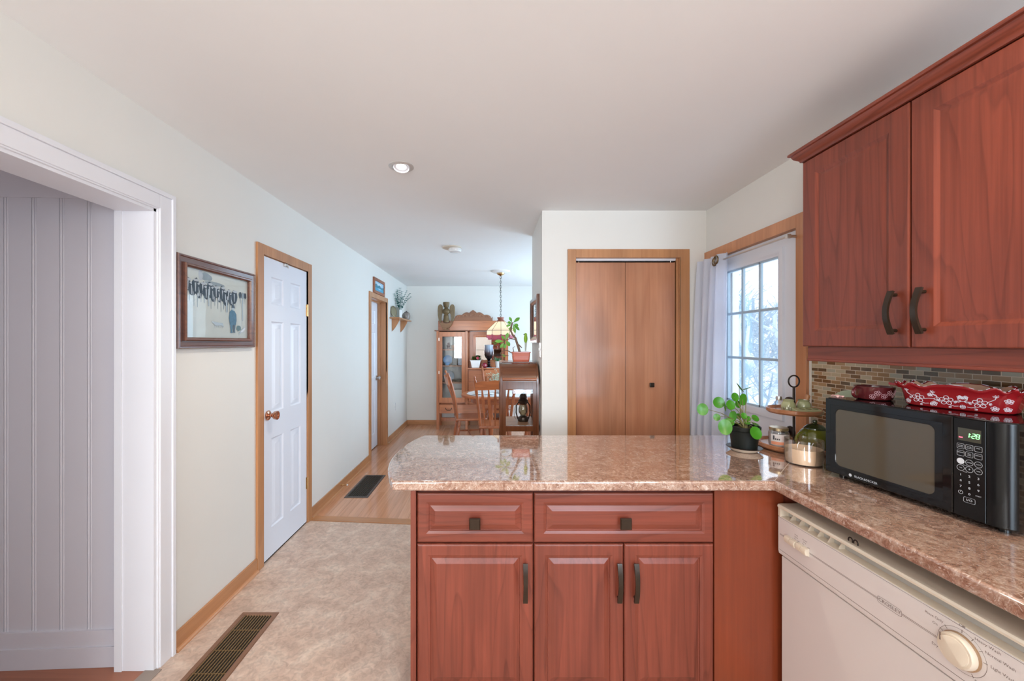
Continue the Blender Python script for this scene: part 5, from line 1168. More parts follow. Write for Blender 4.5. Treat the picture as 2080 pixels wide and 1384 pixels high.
crm = m.build('crest', carved if False else wood('carved_oak', (0.33, 0.14, 0.07), (0.18, 0.07, 0.035), 'x', 0.45), r)
m = MB(o)
for t, rr in ((0, 0.045), (-0.42, 0.035), (0.42, 0.035), (-0.74, 0.024), (0.74, 0.024)):
    for q in (1.0, 0.62): m.tube([(cx + 0.33 * t + rr * q * math.cos(a), 6.612, 1.90 - 0.035 * abs(t) + rr * q * math.sin(a)) for a in [PI * 1.15 * j / 12 - 0.2 for j in range(13)]], 0.0065, 6)
m.build('scroll_carving', wood('carved_oak_relief', (0.42, 0.19, 0.10), (0.2, 0.08, 0.04), 'x', 0.45), crm)
m = MB(o); m.box(X0 + 0.046, X0 + 0.10, HYF - 0.012, HYF + 0.01, 0.452, 1.625, b=0.002); m.box(X1 - 0.10, X1 - 0.041, HYF - 0.012, HYF + 0.01, 0.452, 1.625, b=0.002)
m.box(X0 + 0.10, X1 - 0.10, HYF - 0.012, HYF + 0.01, 1.545, 1.625, b=0.002); m.box(X0 + 0.10, X1 - 0.10, HYF - 0.012, HYF + 0.01, 0.452, 0.53, b=0.002); dr = m.build('glazed_door', oak, r)
m = MB(o); m.box(X0 + 0.10, X1 - 0.10, HYF - 0.002, HYF, 0.53, 1.545); m.build('pane', windowglass, dr)
for hz in (1.50, 0.95):
    m = MB(o); m.box(X0 + 0.038, X0 + 0.050, HYF - 0.014, HYF - 0.010, hz - 0.025, hz + 0.025); m.build('hinge', steel, dr)
for zz in (1.333, 1.063, 0.777):
    m = MB(o); m.box(X0 + 0.018, X1 - 0.018, HYF + 0.05, 6.88, zz - 0.018, zz); m.build('shelf', wood('hutch_shelf', (0.5, 0.23, 0.12), (0.3, 0.12, 0.06), 'x', 0.4), r)
m = MB(o); m.box(X0 + 0.046, HX1 - 0.05, HYF - 0.005, HYF + 0.02, 0.268, 0.418, b=0.003); d_ = m.build('drawer', oak_x, r)
m = MB(o)
for cx_ in (-0.70,):
    m.tube([(cx_ - 0.048, HYF - 0.01, 0.36), (cx_ - 0.048, HYF - 0.026, 0.345), (cx_ - 0.028, HYF - 0.03, 0.325), (cx_ + 0.028, HYF - 0.03, 0.325), (cx_ + 0.048, HYF - 0.026, 0.345), (cx_ + 0.048, HYF - 0.01, 0.36)], 0.005, 8)
m.build('bail_pull', iron, d_)
m = MB(o); m.box(X1 - 0.005, HX1 + 0.015, HYF + 0.0, 6.88, 1.0, 1.022, b=0.004); m.build('desk_top', oak_x, r)
m = MB(o); m.box(X1 + 0.015, HX1 - 0.05, HYF + 0.03, HYF + 0.052, 0.80, 0.985, b=0.003); m.build('drop_front', oak_x, r)
m = MB(o); m.box(X1 + 0.015, HX1 - 0.05, HYF + 0.03, HYF + 0.052, 0.62, 0.785, b=0.003); m.build('drawer', oak_x, r)
m = MB(o); m.box(X1 + 0.015, HX1 - 0.05, HYF + 0.03, HYF + 0.052, 0.47, 0.605, b=0.003); m.build('drawer', oak_x, r)
m = MB(o); m.rings(-0.305, 0.225, 1.10, 1.585, [(0, 0), (0, 0.02), (0.035, 0.022), (0.045, 0.008)], lambda u, v, w: (u, 6.858 - w, v), cap=False); mf = m.build('mirror_frame', oak, r)
m = MB(o); m.box(-0.262, 0.182, 6.849, 6.852, 1.143, 1.542); m.build('mirror_glass', mirror, mf)

# things in and on the hutch
def vessel(name, prof, mat, loc, lab, cat, n=24, **k):
    m = MB(loc); m.lathe(prof, loc, n, **k); return tag(m.build(name, mat), lab, cat)
# carved angel on a scrolled stand
r = thing('angel_figure', 'carved wooden winged figure on a scrolled stand on top of the hutch', 'figurine', (-0.745, 6.576, 1.654))
for q in range(1):
    m = MB(); pr = [(-0.10, 0.11), (-0.125, 0.150), (-0.095, 0.135), (-0.07, 0.118), (-0.03, 0.122), (0, 0.108), (0.04, 0.122), (0.075, 0.140), (0.115, 0.150), (0.105, 0.115), (0.085, 0.075), (0.06, 0.05), (0.05, 0.03), (0.02, 0.035), (0.0, 0.015), (-0.03, 0.0), (-0.055, 0.02), (-0.08, 0.06)]
    m.prism(pr, 'y', -0.035, 0.035, b=0.006); m.box(-0.05, 0.05, -0.04, 0.04, 0, 0.02, b=0.004); m.build('stand', wood('scroll_stand', (0.30, 0.15, 0.07), (0.16, 0.075, 0.035), 'x', 0.5), r)
m = MB(); m.lathe([(0, 0.13), (0.05, 0.13), (0.055, 0.15), (0.046, 0.19), (0.040, 0.225), (0.044, 0.232), (0.038, 0.245), (0.033, 0.262), (0.058, 0.285), (0.066, 0.315), (0.055, 0.345), (0.030, 0.365), (0.026, 0.372), (0.040, 0.385), (0.050, 0.42), (0.056, 0.455), (0.050, 0.468), (0, 0.470)], n=20, sy=0.75)
m.tube([(-0.004, -0.04, 0.42), (0.004, -0.048, 0.41), (0, -0.04, 0.395)], 0.007, 6); m.build('body', plain('aged_bronze_wood', (0.15, 0.10, 0.045), 0.4, 0.25, var=0.35, vscale=25), r)
for sx in (-1, 1):
    m = MB(); pr = [(sx * x_, z_) for x_, z_ in ((0.045, 0.30), (0.058, 0.345), (0.058, 0.395), (0.075, 0.425), (0.10, 0.435), (0.125, 0.425), (0.140, 0.395), (0.145, 0.33), (0.142, 0.25), (0.130, 0.18), (0.112, 0.135), (0.092, 0.125), (0.080, 0.16), (0.078, 0.22), (0.070, 0.27))]
    m.prism(pr, 'y', 0.006, 0.034, b=0.006)
    for k in range(4):
        f = k / 3; m.tube([(sx * (0.066 + 0.016 * k), 0.005, 0.36 + 0.045 * math.sin(PI * (0.25 + 0.5 * f))), (sx * (0.080 + 0.017 * k), 0.002, 0.30), (sx * (0.086 + 0.015 * k), 0.004, 0.22 + 0.0 * k), (sx * (0.090 + 0.010 * k), 0.006, 0.155)], 0.0055, 6)
    m.build('wing', plain('aged_wing', (0.22, 0.155, 0.08), 0.45, 0.2, var=0.4, vscale=30), r)
vessel('blue_teapot', [(0, 0), (0.05, 0), (0.072, 0.04), (0.06, 0.085), (0.03, 0.10), (0.012, 0.118), (0, 0.12)], plain('blue_white_china', (0.30, 0.36, 0.58), 0.2, coat=0.4, var=0.6, vscale=30), (0.19, 6.76, 1.661), 'blue and white china pot on top of the hutch behind the pendant lamp', 'pot')
vessel('red_pot', [(0, 0), (0.035, 0), (0.045, 0.03), (0.03, 0.06), (0, 0.065)], plain('plum_china', (0.22, 0.07, 0.1), 0.3), (0.275, 6.685, 1.661), 'small plum coloured pot on top of the hutch beside the blue china', 'pot')
zc = 1.023
r = thing('planter', 'white tapered planter of leafy greens with a red bloom on the hutch desk', 'planter', (-0.258, 6.655, zc))
m = MB(); m.prism([(-0.085, 0.115), (-0.095, 0.118), (-0.095, 0.128), (0.095, 0.128), (0.095, 0.118), (0.085, 0.115), (0.062, 0), (-0.062, 0)], 'y', -0.05, 0.05, b=0.004); m.build('pot', white_c, r)
m = MB(); R = random.Random(2)
for k in range(95):
    a = R.uniform(0, 2 * PI); e = R.uniform(0.1, 1.2); m.leaf((R.uniform(-0.06, 0.07), R.uniform(-0.04, 0.04), 0.12 + R.uniform(0, 0.06)), (math.cos(a), math.sin(a), e), (0, 0, 1), R.uniform(0.03, 0.055), 0.034, 0.35, 3)
m.build('foliage', leafd, r)
m = MB()
for k in range(14): a = 2 * PI * k / 7; m.leaf((0.04, -0.075, 0.165), (math.cos(a), -0.7, math.sin(a)), (0, -1, 0), 0.030 - 0.010 * (k > 6), 0.022, 0.2, 3)
m.build('bloom', plain('red_petals', (0.55, 0.06, 0.10), 0.5), r)
vessel('red_ornament', [(0, 0), (0.03, 0.004), (0.05, 0.03), (0.046, 0.06), (0.02, 0.082), (0, 0.084)], plain('dark_red_glass', (0.30, 0.03, 0.05), 0.08, coat=0.5), (-0.108, 6.605, zc), 'round dark red glass ornament beside the white planter', 'ornament')
r = thing('hurricane_vase', 'tall blue-grey goblet candle vase on a black stem on the hutch desk', 'vase', (-0.035, 6.69, zc))
m = MB(); m.lathe([(0, 0), (0.055, 0), (0.050, 0.012), (0.022, 0.03), (0.030, 0.055), (0.018, 0.075), (0.028, 0.095), (0.018, 0.115), (0.04, 0.135), (0, 0.14)], n=24); m.build('stem', plain('black_glass', (0.012, 0.008, 0.010), 0.08), r)
gv = bpy.data.materials.new('gradient_glass_bowl'); gv.use_nodes = True; gn = gv.node_tree.nodes; gl = gv.node_tree.links  # the glass itself is graded from black to blue-grey
tc_ = gn.new('ShaderNodeTexCoord'); sx_ = gn.new('ShaderNodeSeparateXYZ'); rp_ = ramp(gn, [(0.19, (0.012, 0.008, 0.01)), (0.25, (0.07, 0.035, 0.04)), (0.33, (0.30, 0.36, 0.46)), (0.42, (0.50, 0.60, 0.70))])
gl.new(tc_.outputs['Object'], sx_.inputs[0]); gl.new(sx_.outputs['Z'], rp_.inputs[0]); gl.new(rp_.outputs[0], gn['Principled BSDF'].inputs['Base Color']); gn['Principled BSDF'].inputs['Roughness'].default_value = 0.1
m = MB(); m.shell([(0.02, 0.135), (0.055, 0.165), (0.075, 0.215), (0.080, 0.27), (0.072, 0.33), (0.072, 0.355), (0.079, 0.385)], 0.004, n=30); m.build('bowl', gv, r)
r = thing('aloe_pot', 'small white pot of spiky green leaves at the end of the hutch desk', 'plant', (0.125, 6.65, zc))
m = MB(); m.shell([(0.040, 0), (0.043, 0.004), (0.056, 0.105), (0.058, 0.11)], 0.004); m.build('pot', white_c, r)
m = MB(); R = random.Random(6)
for k in range(20):
    a = R.uniform(0, 2 * PI); m.leaf((0.01 * math.cos(a), 0.01 * math.sin(a), 0.09), (math.cos(a), math.sin(a) * 0.6, R.uniform(0.3, 1.8)), (0, 0, 1), R.uniform(0.07, 0.12), 0.02, 0.3, 5)
m.build('leaves', plain('aloe_green', (0.10, 0.32, 0.14), 0.4, var=0.3), r)
m = MB((-0.1, 6.6, zc)); m.box(-0.075, 0.2, 6.570, 6.600, zc, zc + 0.006, b=0.002); o2 = m.build('desk_runner', cloth); tag(o2, 'narrow white runner along the edge of the hutch desk', 'runner')
# cupboard contents
def boxthing(name, b, mat, lab, cat, rz=0):
    x0, x1, y0, y1, z0, z1 = b; c = ((x0 + x1) / 2, (y0 + y1) / 2, z0); m = MB(c); m.box(x0, x1, y0, y1, z0, z1, b=0.003); ob = m.build(name, mat); return tag(ob, lab, cat)
s1, s2, s3, s4 = 1.334, 1.064, 0.778, 0.451
vessel('figurine', [(0, 0), (0.032, 0), (0.02, 0.03), (0.034, 0.06), (0.015, 0.085), (0.02, 0.105), (0, 0.12)], plain('dark_purple_china', (0.13, 0.07, 0.08), 0.4, var=0.5, vscale=40), (-0.72, 6.70, s1), 'dark turned figurine on the top shelf of the glazed cupboard', 'figurine')
vessel('copper_cup', [(0, 0), (0.03, 0), (0.042, 0.03), (0.036, 0.07), (0, 0.068)], plain('copper_lustre', (0.42, 0.22, 0.15), 0.3, 0.5), (-0.635, 6.68, s1), 'small copper lustre cup in the middle of the top cupboard shelf', 'cup')
vessel('blue_cup', [(0, 0), (0.035, 0), (0.045, 0.03), (0.046, 0.10), (0, 0.098)], blue_c, (-0.555, 6.69, s1), 'pale blue cup on the top cupboard shelf', 'cup')
boxthing('card', (-0.51, -0.44, 6.70, 6.715, s1, s1 + 0.11), plain('moss_card', (0.12, 0.12, 0.05), 0.6, var=0.3), 'dark green card at the end of the top cupboard shelf', 'card')
r = thing('blue_plate', 'blue glass plate standing on the middle cupboard shelf', 'plate', (-0.73, 6.70, s2))
m = MB(); m.lathe([(0, 0), (0.05, 0), (0.078, -0.012), (0.080, -0.010), (0.05, 0.005), (0, 0.006)], (0, 0, 0.088), 30, 'y'); m.build('plate', blue_c, r)
m = MB(); m.box(-0.03, 0.03, -0.02, 0.03, 0, 0.012, b=0.002); m.tube([(0, 0.02, 0.01), (0, 0.03, 0.08)], 0.004, 6); m.build('stand', iron, r)
vessel('blue_bowl', [(0, 0), (0.03, 0), (0.05, 0.03), (0.052, 0.05), (0.045, 0.045), (0, 0.02)], blue_c, (-0.735, 6.63, s2), 'small blue bowl in front of the standing blue plate', 'bowl')
r = thing('mini_lamp', 'tiny table lamp with a pink shade on the middle cupboard shelf', 'lamp', (-0.545, 6.80, s2))
m = MB(); m.lathe([(0, 0), (0.035, 0), (0.03, 0.012), (0.012, 0.03), (0.009, 0.15), (0, 0.15)]); m.build('base', iron, r); m = MB(); m.lathe([(0.056, 0.115), (0.05, 0.14), (0.035, 0.185), (0.018, 0.215), (0.004, 0.225), (0.003, 0.245), (0, 0.245)]); m.build('lamp_shade', pinkl, r)
boxthing('photo_frame', (-0.655, -0.575, 6.665, 6.680, s2, s2 + 0.125), plain('dark_photo', (0.13, 0.13, 0.13), 0.25, var=0.6, vscale=30), 'dark photo frame beside the pink lamp in the cupboard', 'photo frame')
boxthing('photo_frame', (-0.555, -0.455, 6.655, 6.670, s2, s2 + 0.12), plain('blue_photo', (0.33, 0.40, 0.50), 0.25, var=0.6, vscale=30), 'pale blue photo frame in front of the pink lamp in the cupboard', 'photo frame')
vessel('glass_dish', [(0, 0), (0.05, 0), (0.10, 0.03), (0.11, 0.045), (0.098, 0.04), (0, 0.012)], plain('dark_dish', (0.16, 0.16, 0.13), 0.15, coat=0.4), (-0.56, 6.70, s3), 'wide dark dish on the lower cupboard shelf', 'dish')
vessel('pale_plate', [(0, 0), (0.04, 0), (0.09, -0.01), (0.092, -0.008), (0.04, 0.005), (0, 0.006)], plain('pale_blue_plate', (0.45, 0.55, 0.65), 0.2, coat=0.4), (-0.72, 6.78, s3 + 0.0925), 'pale blue plate standing on the lower cupboard shelf', 'plate', 30, axis='y')
boxthing('white_box', (-0.62, -0.45, 6.64, 6.80, s4, s4 + 0.20), plain('cream_box', (0.62, 0.58, 0.50), 0.6), 'cream box in the bottom of the glazed cupboard', 'box')

# table
TXC, TYC = 0.27, 5.50
r = thing('dining_table', 'oval honey oak dining table under the pendant lamp', 'table', (TXC, TYC, 0))
def ov(A, B, n=64, e=0.8): return [(A * math.copysign(abs(math.cos(2 * PI * k / n)) ** e, math.cos(2 * PI * k / n)), B * math.copysign(abs(math.sin(2 * PI * k / n)) ** e, math.sin(2 * PI * k / n))) for k in range(n)]
m = MB(); m.prism(ov(0.68, 0.46), 'z', 0.705, 0.735, b=0.008); m.build('tabletop', oak_x, r)
m = MB(); m.prism(ov(0.55, 0.34), 'z', 0.625, 0.7045); m.build('apron', oak_x, r)
lp = [(0.028, 0), (0.03, 0.02), (0.02, 0.06), (0.026, 0.12), (0.034, 0.3), (0.026, 0.42), (0.038, 0.46), (0.03, 0.5), (0.036, 0.52), (0.036, 0.70)]
for sx in (-1, 1):
    for sy in (-1, 1): m = MB(); m.lathe(lp, (sx * 0.27, sy * 0.25, 0), 16); m.build('leg', oak, r)
m = MB((TXC, TYC, 0.7355)); R = random.Random(8); NO = 96; o_ = ov(0.60, 0.38, NO, 0.85)
vs = [(TXC, TYC, 0.741)]
for q, zz in ((0.35, 0.741), (0.7, 0.742), (1.0, 0.740)):
    for k, (a, b) in enumerate(o_): s_ = q * (1 + (0.018 * math.sin(k * 2 * PI / 6) if q == 1 else 0)); vs.append((TXC + a * s_, TYC + b * s_, zz + 0.004 * math.sin(a * 14 + b * 9)))
fs = [(0, 1 + k, 1 + (k + 1) % NO) for k in range(NO)]
for j in range(2): fs += [(1 + j * NO + k, 1 + j * NO + (k + 1) % NO, 1 + (j + 1) * NO + (k + 1) % NO, 1 + (j + 1) * NO + k) for k in range(NO)]
m.add(vs, fs); m.add([(TXC + a, TYC + b, 0.7362) for a, b in o_], [list(range(NO))]); o2 = m.build('tablecloth', cloth); tag(o2, 'white lace cloth spread on the oval dining table', 'tablecloth')
m = MB((-0.11, 5.36, 0.748)); m.grid(lambda u, v: (-0.24 + 0.28 * u, 5.28 + 0.18 * v, 0.749 + 0.022 * math.sin(PI * u) ** 0.6 * math.sin(PI * v) ** 0.6 + 0.006 * math.sin(9 * u + 5 * v) * math.sin(PI * u)), 18, 12); m.add([(-0.24, 5.28, 0.7485), (0.04, 5.28, 0.7485), (0.04, 5.46, 0.7485), (-0.24, 5.46, 0.7485)], [(0, 1, 2, 3)])
tag(m.build('napkin', plain('rumpled_linen', (0.78, 0.77, 0.76), 0.9, var=0.15, vscale=20)), 'rumpled white napkin on the end of the dining table', 'napkin')
r = thing('airy_plant', 'wispy pale green plant in a small bowl on the dining table', 'plant', (0.145, 5.50, 0.748))
m = MB(); m.shell([(0.05, 0), (0.07, 0.02), (0.085, 0.07), (0.088, 0.08)], 0.005); m.build('bowl', white_c, r)
m = MB(); R = random.Random(11)
for k in range(170):
    a = R.uniform(0, 2 * PI); e = R.uniform(0, 1.3); d = Vector((math.cos(a) * math.cos(e), math.sin(a) * math.cos(e), 0.25 + math.sin(e))); l_ = R.uniform(0.12, 0.24)
    p0 = Vector((R.uniform(-.04, .04), R.uniform(-.04, .04), 0.06)); p1 = p0 + d * l_ * 0.6; p2 = p0 + d * l_ + Vector((R.uniform(-.03, .03), R.uniform(-.03, .03), -0.01)); m.tube([p0, p1, p2], [0.0016, 0.0014, 0.001], 3)
    m.ball(p2, 0.006, 6)
m.build('fronds', leafp, r)

# arrow-back chairs
def make_chair(lab):
    r = thing('dining_chair', lab, 'chair', (0, 0, 0), 0, 'arrow-back chairs at the dining table')
    m = MB(); m.prism([(-0.19, -0.20), (0.19, -0.20), (0.215, 0.05), (0.21, 0.18), (0.17, 0.215), (0.06, 0.205), (-0.06, 0.205), (-0.17, 0.215), (-0.21, 0.18), (-0.215, 0.05)], 'z', 0.425, 0.455, b=0.010); m.build('seat', chairw, r)
    for sx in (-1, 1):
        for y, yb in ((0.15, 0.20), (-0.15, -0.215)):
            m = MB(); a = Vector((sx * 0.155, y, 0.428)); b = Vector((sx * 0.205, yb, 0.0)); ts = [0, 0.08, 0.16, 0.2, 0.24, 0.45, 0.6, 0.66, 0.72, 0.86, 1]; rr = [0.014, 0.018, 0.021, 0.014, 0.020, 0.022, 0.017, 0.012, 0.018, 0.015, 0.011]
            m.tube([a.lerp(b, t) for t in ts], rr, 10); m.build('leg', chairw, r)
    m = MB()
    for sx in (-1, 1): m.tube([(sx * 0.178, 0.172, 0.22), (sx * 0.18, 0, 0.22), (sx * 0.178, -0.18, 0.22)], [0.008, 0.013, 0.008], 8)
    m.tube([(-0.178, 0.0, 0.22), (0, 0.0, 0.22), (0.178, 0.0, 0.22)], [0.008, 0.013, 0.008], 8); m.build('stretcher', chairw, r)
    P0 = lambda x: Vector((x, -0.18, 0.452)); P1 = lambda x: Vector((x, -0.315, 1.06))
    for sx in (-1, 1):
        m = MB(); a, b = P0(sx * 0.172), P1(sx * 0.242)
        ts = [0, 0.1, 0.3, 0.5, 0.58, 0.62, 0.66, 0.8, 0.9, 0.93, 0.96, 0.985, 1.0]; rr = [0.012, 0.015, 0.017, 0.018, 0.021, 0.014, 0.020, 0.018, 0.019, 0.012, 0.017, 0.013, 0.004]
        m.tube([a.lerp(b, t) + Vector((0, -0.022 * math.sin(PI * t), 0)) * -1 for t in ts], rr, 10); m.build('back_post', chairw, r)
    m = MB(); vs = []; N_ = 16
    for k in range(N_ + 1):
        t = -1 + 2 * k / N_; x = 0.236 * t; yb = -0.288 - 0.028 * (1 - t * t); h0 = 0.895 + 0.020 * (1 - abs(t)) ** 0.5 * (abs(t) < 0.999) - 0.01; h1 = 0.985 + 0.022 * math.cos(PI * t / 2) + 0.006 * math.cos(3 * PI * t)
        for yy, zz in ((yb - 0.010, h0), (yb + 0.010, h0), (yb - 0.012, h1), (yb - 0.030, h1)): vs.append((x, yy, zz))
    fs = [(4 * k + i, 4 * k + (i + 1) % 4, 4 * k + 4 + (i + 1) % 4, 4 * k + 4 + i) for k in range(N_) for i in range(4)] + [(3, 2, 1, 0), (4 * N_, 4 * N_ + 1, 4 * N_ + 2, 4 * N_ + 3)]
    m.add(vs, fs); m.build('top_rail', oak_x, r)
    for x0, x1 in ((-0.118, -0.155), (-0.06, -0.079), (0, 0), (0.06, 0.079), (0.118, 0.155)):
        m = MB(); a, b = Vector((x0, -0.178, 0.45)), Vector((x1, -0.298 - 0.02 * (1 - (x1 / 0.236) ** 2), 0.915)); ts = [0, 0.1, 0.3, 0.5, 0.65, 0.78, 0.88, 1.0]; ww = [0.013, 0.014, 0.018, 0.026, 0.034, 0.030, 0.020, 0.014]
        m.strip([a.lerp(b, t) + Vector((0, 0.014 * math.sin(PI * t), 0)) for t in ts], (1, 0, 0), ww, 0.010); m.build('spindle', chairw, r)
    return r
ch = make_chair('arrow-back oak chair with its back to the kitchen, beside the glass-fronted cabinet')
spots = [(0.052, 4.85, 0, None), (-0.285, 5.33, math.radians(-80), 'arrow-back oak chair at the end of the table nearest the hutch cupboard, seen side-on'), (0.10, 6.13, PI, 'arrow-back oak chair on the hutch side of the table, facing the kitchen'), (0.62, 4.85, 0, 'arrow-back oak chair seen through the glass of the walnut cabinet')]
src = ch
for k, (x, y, a, lb) in enumerate(spots):
    c_ = src if k == 0 else copy_tree(src)
    c_.location = (x, y, 0); c_.rotation_euler = (0, 0, a)
    if lb: c_['label'] = lb

# glass-fronted cabinet with a curved top, against the closet side wall
CX0, CX1, CY0, CY1 = 0.072, 0.372, 3.06, 3.50
r = thing('display_cabinet', 'old walnut display cabinet with rounded top and glass front beside the closet wall', 'cabinet', ((CX0 + CX1) / 2, (CY0 + CY1) / 2, 0)); o = r.location
arc = lambda R_, n=10: [(CY0 + 0.14 - R_ * math.sin(t), 1.14 + R_ * math.cos(t)) for t in [PI / 2 * k / n for k in range(n + 1)]]
for a, b in ((CX0, CX0 + 0.018), (CX1 - 0.018, CX1)):
    m = MB(o); m.prism([(CY1, 0), (CY1, 1.285)] + arc(0.145) + [(CY0 - 0.005, 0)], 'x', a, b, b=0.002)
    # glazed sides: only the uprights are solid
    m2 = MB(o); m2.prism([(CY1, 1.11), (CY1, 1.285)] + arc(0.145) + [(CY0 - 0.005, 1.11)], 'x', a, b, b=0.002); m2.box(a, b, CY0 - 0.005, CY0 + 0.04, 0, 1.11); m2.box(a, b, CY1 - 0.045, CY1, 0, 1.11); m2.box(a, b, CY0, CY1, 0.73, 0.80); m2.box(a, b, CY0, CY1, 0.06, 0.16)
    m2.build('side_frame', walnut, r)
m = MB(o); ao, ai = arc(0.14), arc(0.122); n = len(ao)
vs = [(x, y, z_) for x in (CX0 + 0.018, CX1 - 0.018) for (y, z_) in ao + ai]
fs = [(k, k + 1, 2 * n + k + 1, 2 * n + k) for k in range(n - 1)] + [(n + k, n + k + 1, 3 * n + k + 1, 3 * n + k) for k in range(n - 1)]
m.add(vs, fs); m.box(CX0 + 0.018, CX1 - 0.018, CY0 + 0.138, CY1, 1.262, 1.28); 
m.build('curved_top', walnut_x, r)
m = MB(o); m.box(CX0 + 0.01, CX1 - 0.02, CY0 + 0.145, CY1 + 0.005, 1.281, 1.2855, b=0.001); m.build('top_board', walnut_x, r)
m = MB(o); m.tube([(CX0 + 0.018, CY0 - 0.004, 1.158), (CX1 - 0.018, CY0 - 0.004, 1.158)], 0.013, 10); m.build('moulding', wood('reddish_moulding', (0.36, 0.13, 0.055), (0.2, 0.06, 0.03), 'x', 0.2, 0.5), r)
m = MB(o); m.box(CX0 + 0.018, CX1 - 0.018, CY0, CY0 + 0.02, 1.078, 1.142, b=0.002); m.box(CX0 + 0.018, CX0 + 0.045, CY0, CY0 + 0.02, 0.10, 1.08, b=0.002); m.box(CX1 - 0.045, CX1 - 0.018, CY0, CY0 + 0.02, 0.10, 1.08, b=0.002); m.box(CX0 + 0.04, CX1 - 0.04, CY0, CY0 + 0.02, 0.752, 0.795, b=0.002); m.box(CX0 + 0.018, CX1 - 0.018, CY0, CY0 + 0.02, 0.06, 0.14); fr = m.build('front_frame', walnut, r)
m = MB(o); m.box(CX0 + 0.045, CX1 - 0.045, CY0 + 0.008, CY0 + 0.011, 0.795, 1.078); m.build('pane', clear, fr)
m = MB(o); m.box(CX0 + 0.019, CX1 - 0.019, CY0 + 0.021, CY1 - 0.01, 0.770, 0.790); m.build('shelf', wood('cabinet_shelf', (0.46, 0.25, 0.13), (0.3, 0.14, 0.07), 'x', 0.35), r)
m = MB(o); m.box(CX0 + 0.019, CX1 - 0.019, CY0 + 0.021, CY1 - 0.01, 0.10, 0.12); m.build('bottom_board', walnut_x, r)
# hurricane lantern on its shelf
r = thing('oil_lantern', 'dark metal oil lantern with a wire bail inside the walnut cabinet', 'lantern', (0.268, 3.27, 0.7905)); lm = plain('gunmetal', (0.05, 0.04, 0.03), 0.25, 0.7)
m = MB(); m.lathe([(0, 0), (0.042, 0), (0.046, 0.015), (0.040, 0.035), (0.030, 0.040), (0.022, 0.048), (0, 0.048)], n=24); m.build('font', lm, r)
m = MB(); m.shell([(0.022, 0.050), (0.036, 0.075), (0.038, 0.10), (0.030, 0.135), (0.026, 0.14)], 0.002, n=24); m.build('globe', glass('smoky_globe', (0.75, 0.7, 0.6), 0.2), r)
m = MB(); m.lathe([(0.028, 0.142), (0.036, 0.150), (0.042, 0.170), (0.026, 0.190), (0.032, 0.200), (0.026, 0.218), (0.012, 0.235), (0, 0.24)], n=24); m.build('cap', lm, r)
for sx in (-1, 1): m = MB(); m.tube([(sx * 0.044, 0, 0.02), (sx * 0.058, 0, 0.07), (sx * 0.056, 0, 0.13), (sx * 0.036, 0, 0.16)], 0.005, 8); m.build('air_tube', lm, r)
m = MB(); m.tube([(-0.055, 0.02, 0.14), (-0.075, 0.03, 0.08), (-0.07, 0.035, 0.03), (-0.06, 0.04, 0.012)], 0.0022, 6); m.build('wire_bail', steel, r)
# trailing plant and parakeet on the cabinet
CPX, CPY, CPZ = 0.252, 3.31, 1.286
r = thing('succulent_planter', 'leggy green succulent in an orange-red planter on the walnut cabinet', 'plant', (CPX, CPY, CPZ))
m = MB()
def rr_loop(A, B, zz): return [(u, v, zz) for u, v in rrect(-A, A, -B, B, 0.012, 4)]
loops(m, [rr_loop(0.066, 0.045, 0), rr_loop(0.068, 0.047, 0.012), rr_loop(0.070, 0.049, 0.014), rr_loop(0.072, 0.05, 0.040), rr_loop(0.0745, 0.0525, 0.042), rr_loop(0.0745, 0.0525, 0.046), rr_loop(0.073, 0.051, 0.048), rr_loop(0.075, 0.053, 0.070), rr_loop(0.079, 0.057, 0.072), rr_loop(0.079, 0.057, 0.080), rr_loop(0.071, 0.049, 0.080), rr_loop(0.069, 0.047, 0.068)], True, True); m.build('pot', terra, r)
m = MB(); m.add([(u, v, 0.0685) for u, v in rrect(-0.068, 0.068, -0.046, 0.046, 0.01, 3)], [list(range(16))]); m.build('soil', soil, r)
st = MB(); lf = MB(); G = lambda px, py, dy=0.0: Vector(((px - 997) * (CPY + dy) / 800 - CPX, dy, 1.44 - (py - 697) * (CPY + dy) / 800 - CPZ))
def stem(pts, rad): st.tube([G(*p) for p in pts], [rad * (1 - 0.45 * k / (len(pts) - 1)) for k in range(len(pts))], 7)
stem([(1056, 717), (1053, 706), (1049, 694), (1047, 687), (1041, 680), (1037, 671), (1039, 662), (1041, 655)], 0.011)
stem([(1050, 698), (1056, 703), (1060, 707)], 0.007); stem([(1048, 690, 0.01), (1036, 688, 0.01), (1026, 692, 0.0), (1022, 697, -0.02)], 0.0045)
stem([(1044, 718), (1042, 707), (1046, 704)], 0.004); stem([(1041, 718), (1030, 712), (1021, 713), (1016, 718), (1019, 722), (1033, 723)], 0.0045)
def leafG(px, py, qx, qy, w, dy=0.0, dq=0.0):
    a, b = G(px, py, dy), G(qx, qy, dy + dq); lf.leaf(a, b - a, (0.1, -1, 0.3), (b - a).length, w, 0.12, 6, tip=1.5)
leafG(1042, 656, 1056, 645, 0.030, 0, 0.01); leafG(1040, 656, 1035, 644, 0.024); leafG(1040, 657, 1031, 655, 0.026, 0, -0.02); leafG(1040, 659, 1028, 663, 0.020); leafG(1042, 659, 1056, 671, 0.026, 0, 0.01); leafG(1042, 659, 1047, 677, 0.026, 0, -0.01); leafG(1039, 661, 1036, 673, 0.028); leafG(1044, 658, 1053, 662, 0.026, -0.01)
leafG(1027, 692, 1032, 676, 0.030, -0.01); leafG(1027, 692, 1036, 703, 0.034, -0.01); leafG(1024, 694, 1005, 693, 0.030, -0.02); leafG(1024, 696, 1016, 707, 0.026, -0.02); leafG(1026, 691, 1019, 682, 0.024, 0); leafG(1028, 697, 1024, 708, 0.026, 0); leafG(1019, 720, 1027, 725, 0.02, 0)
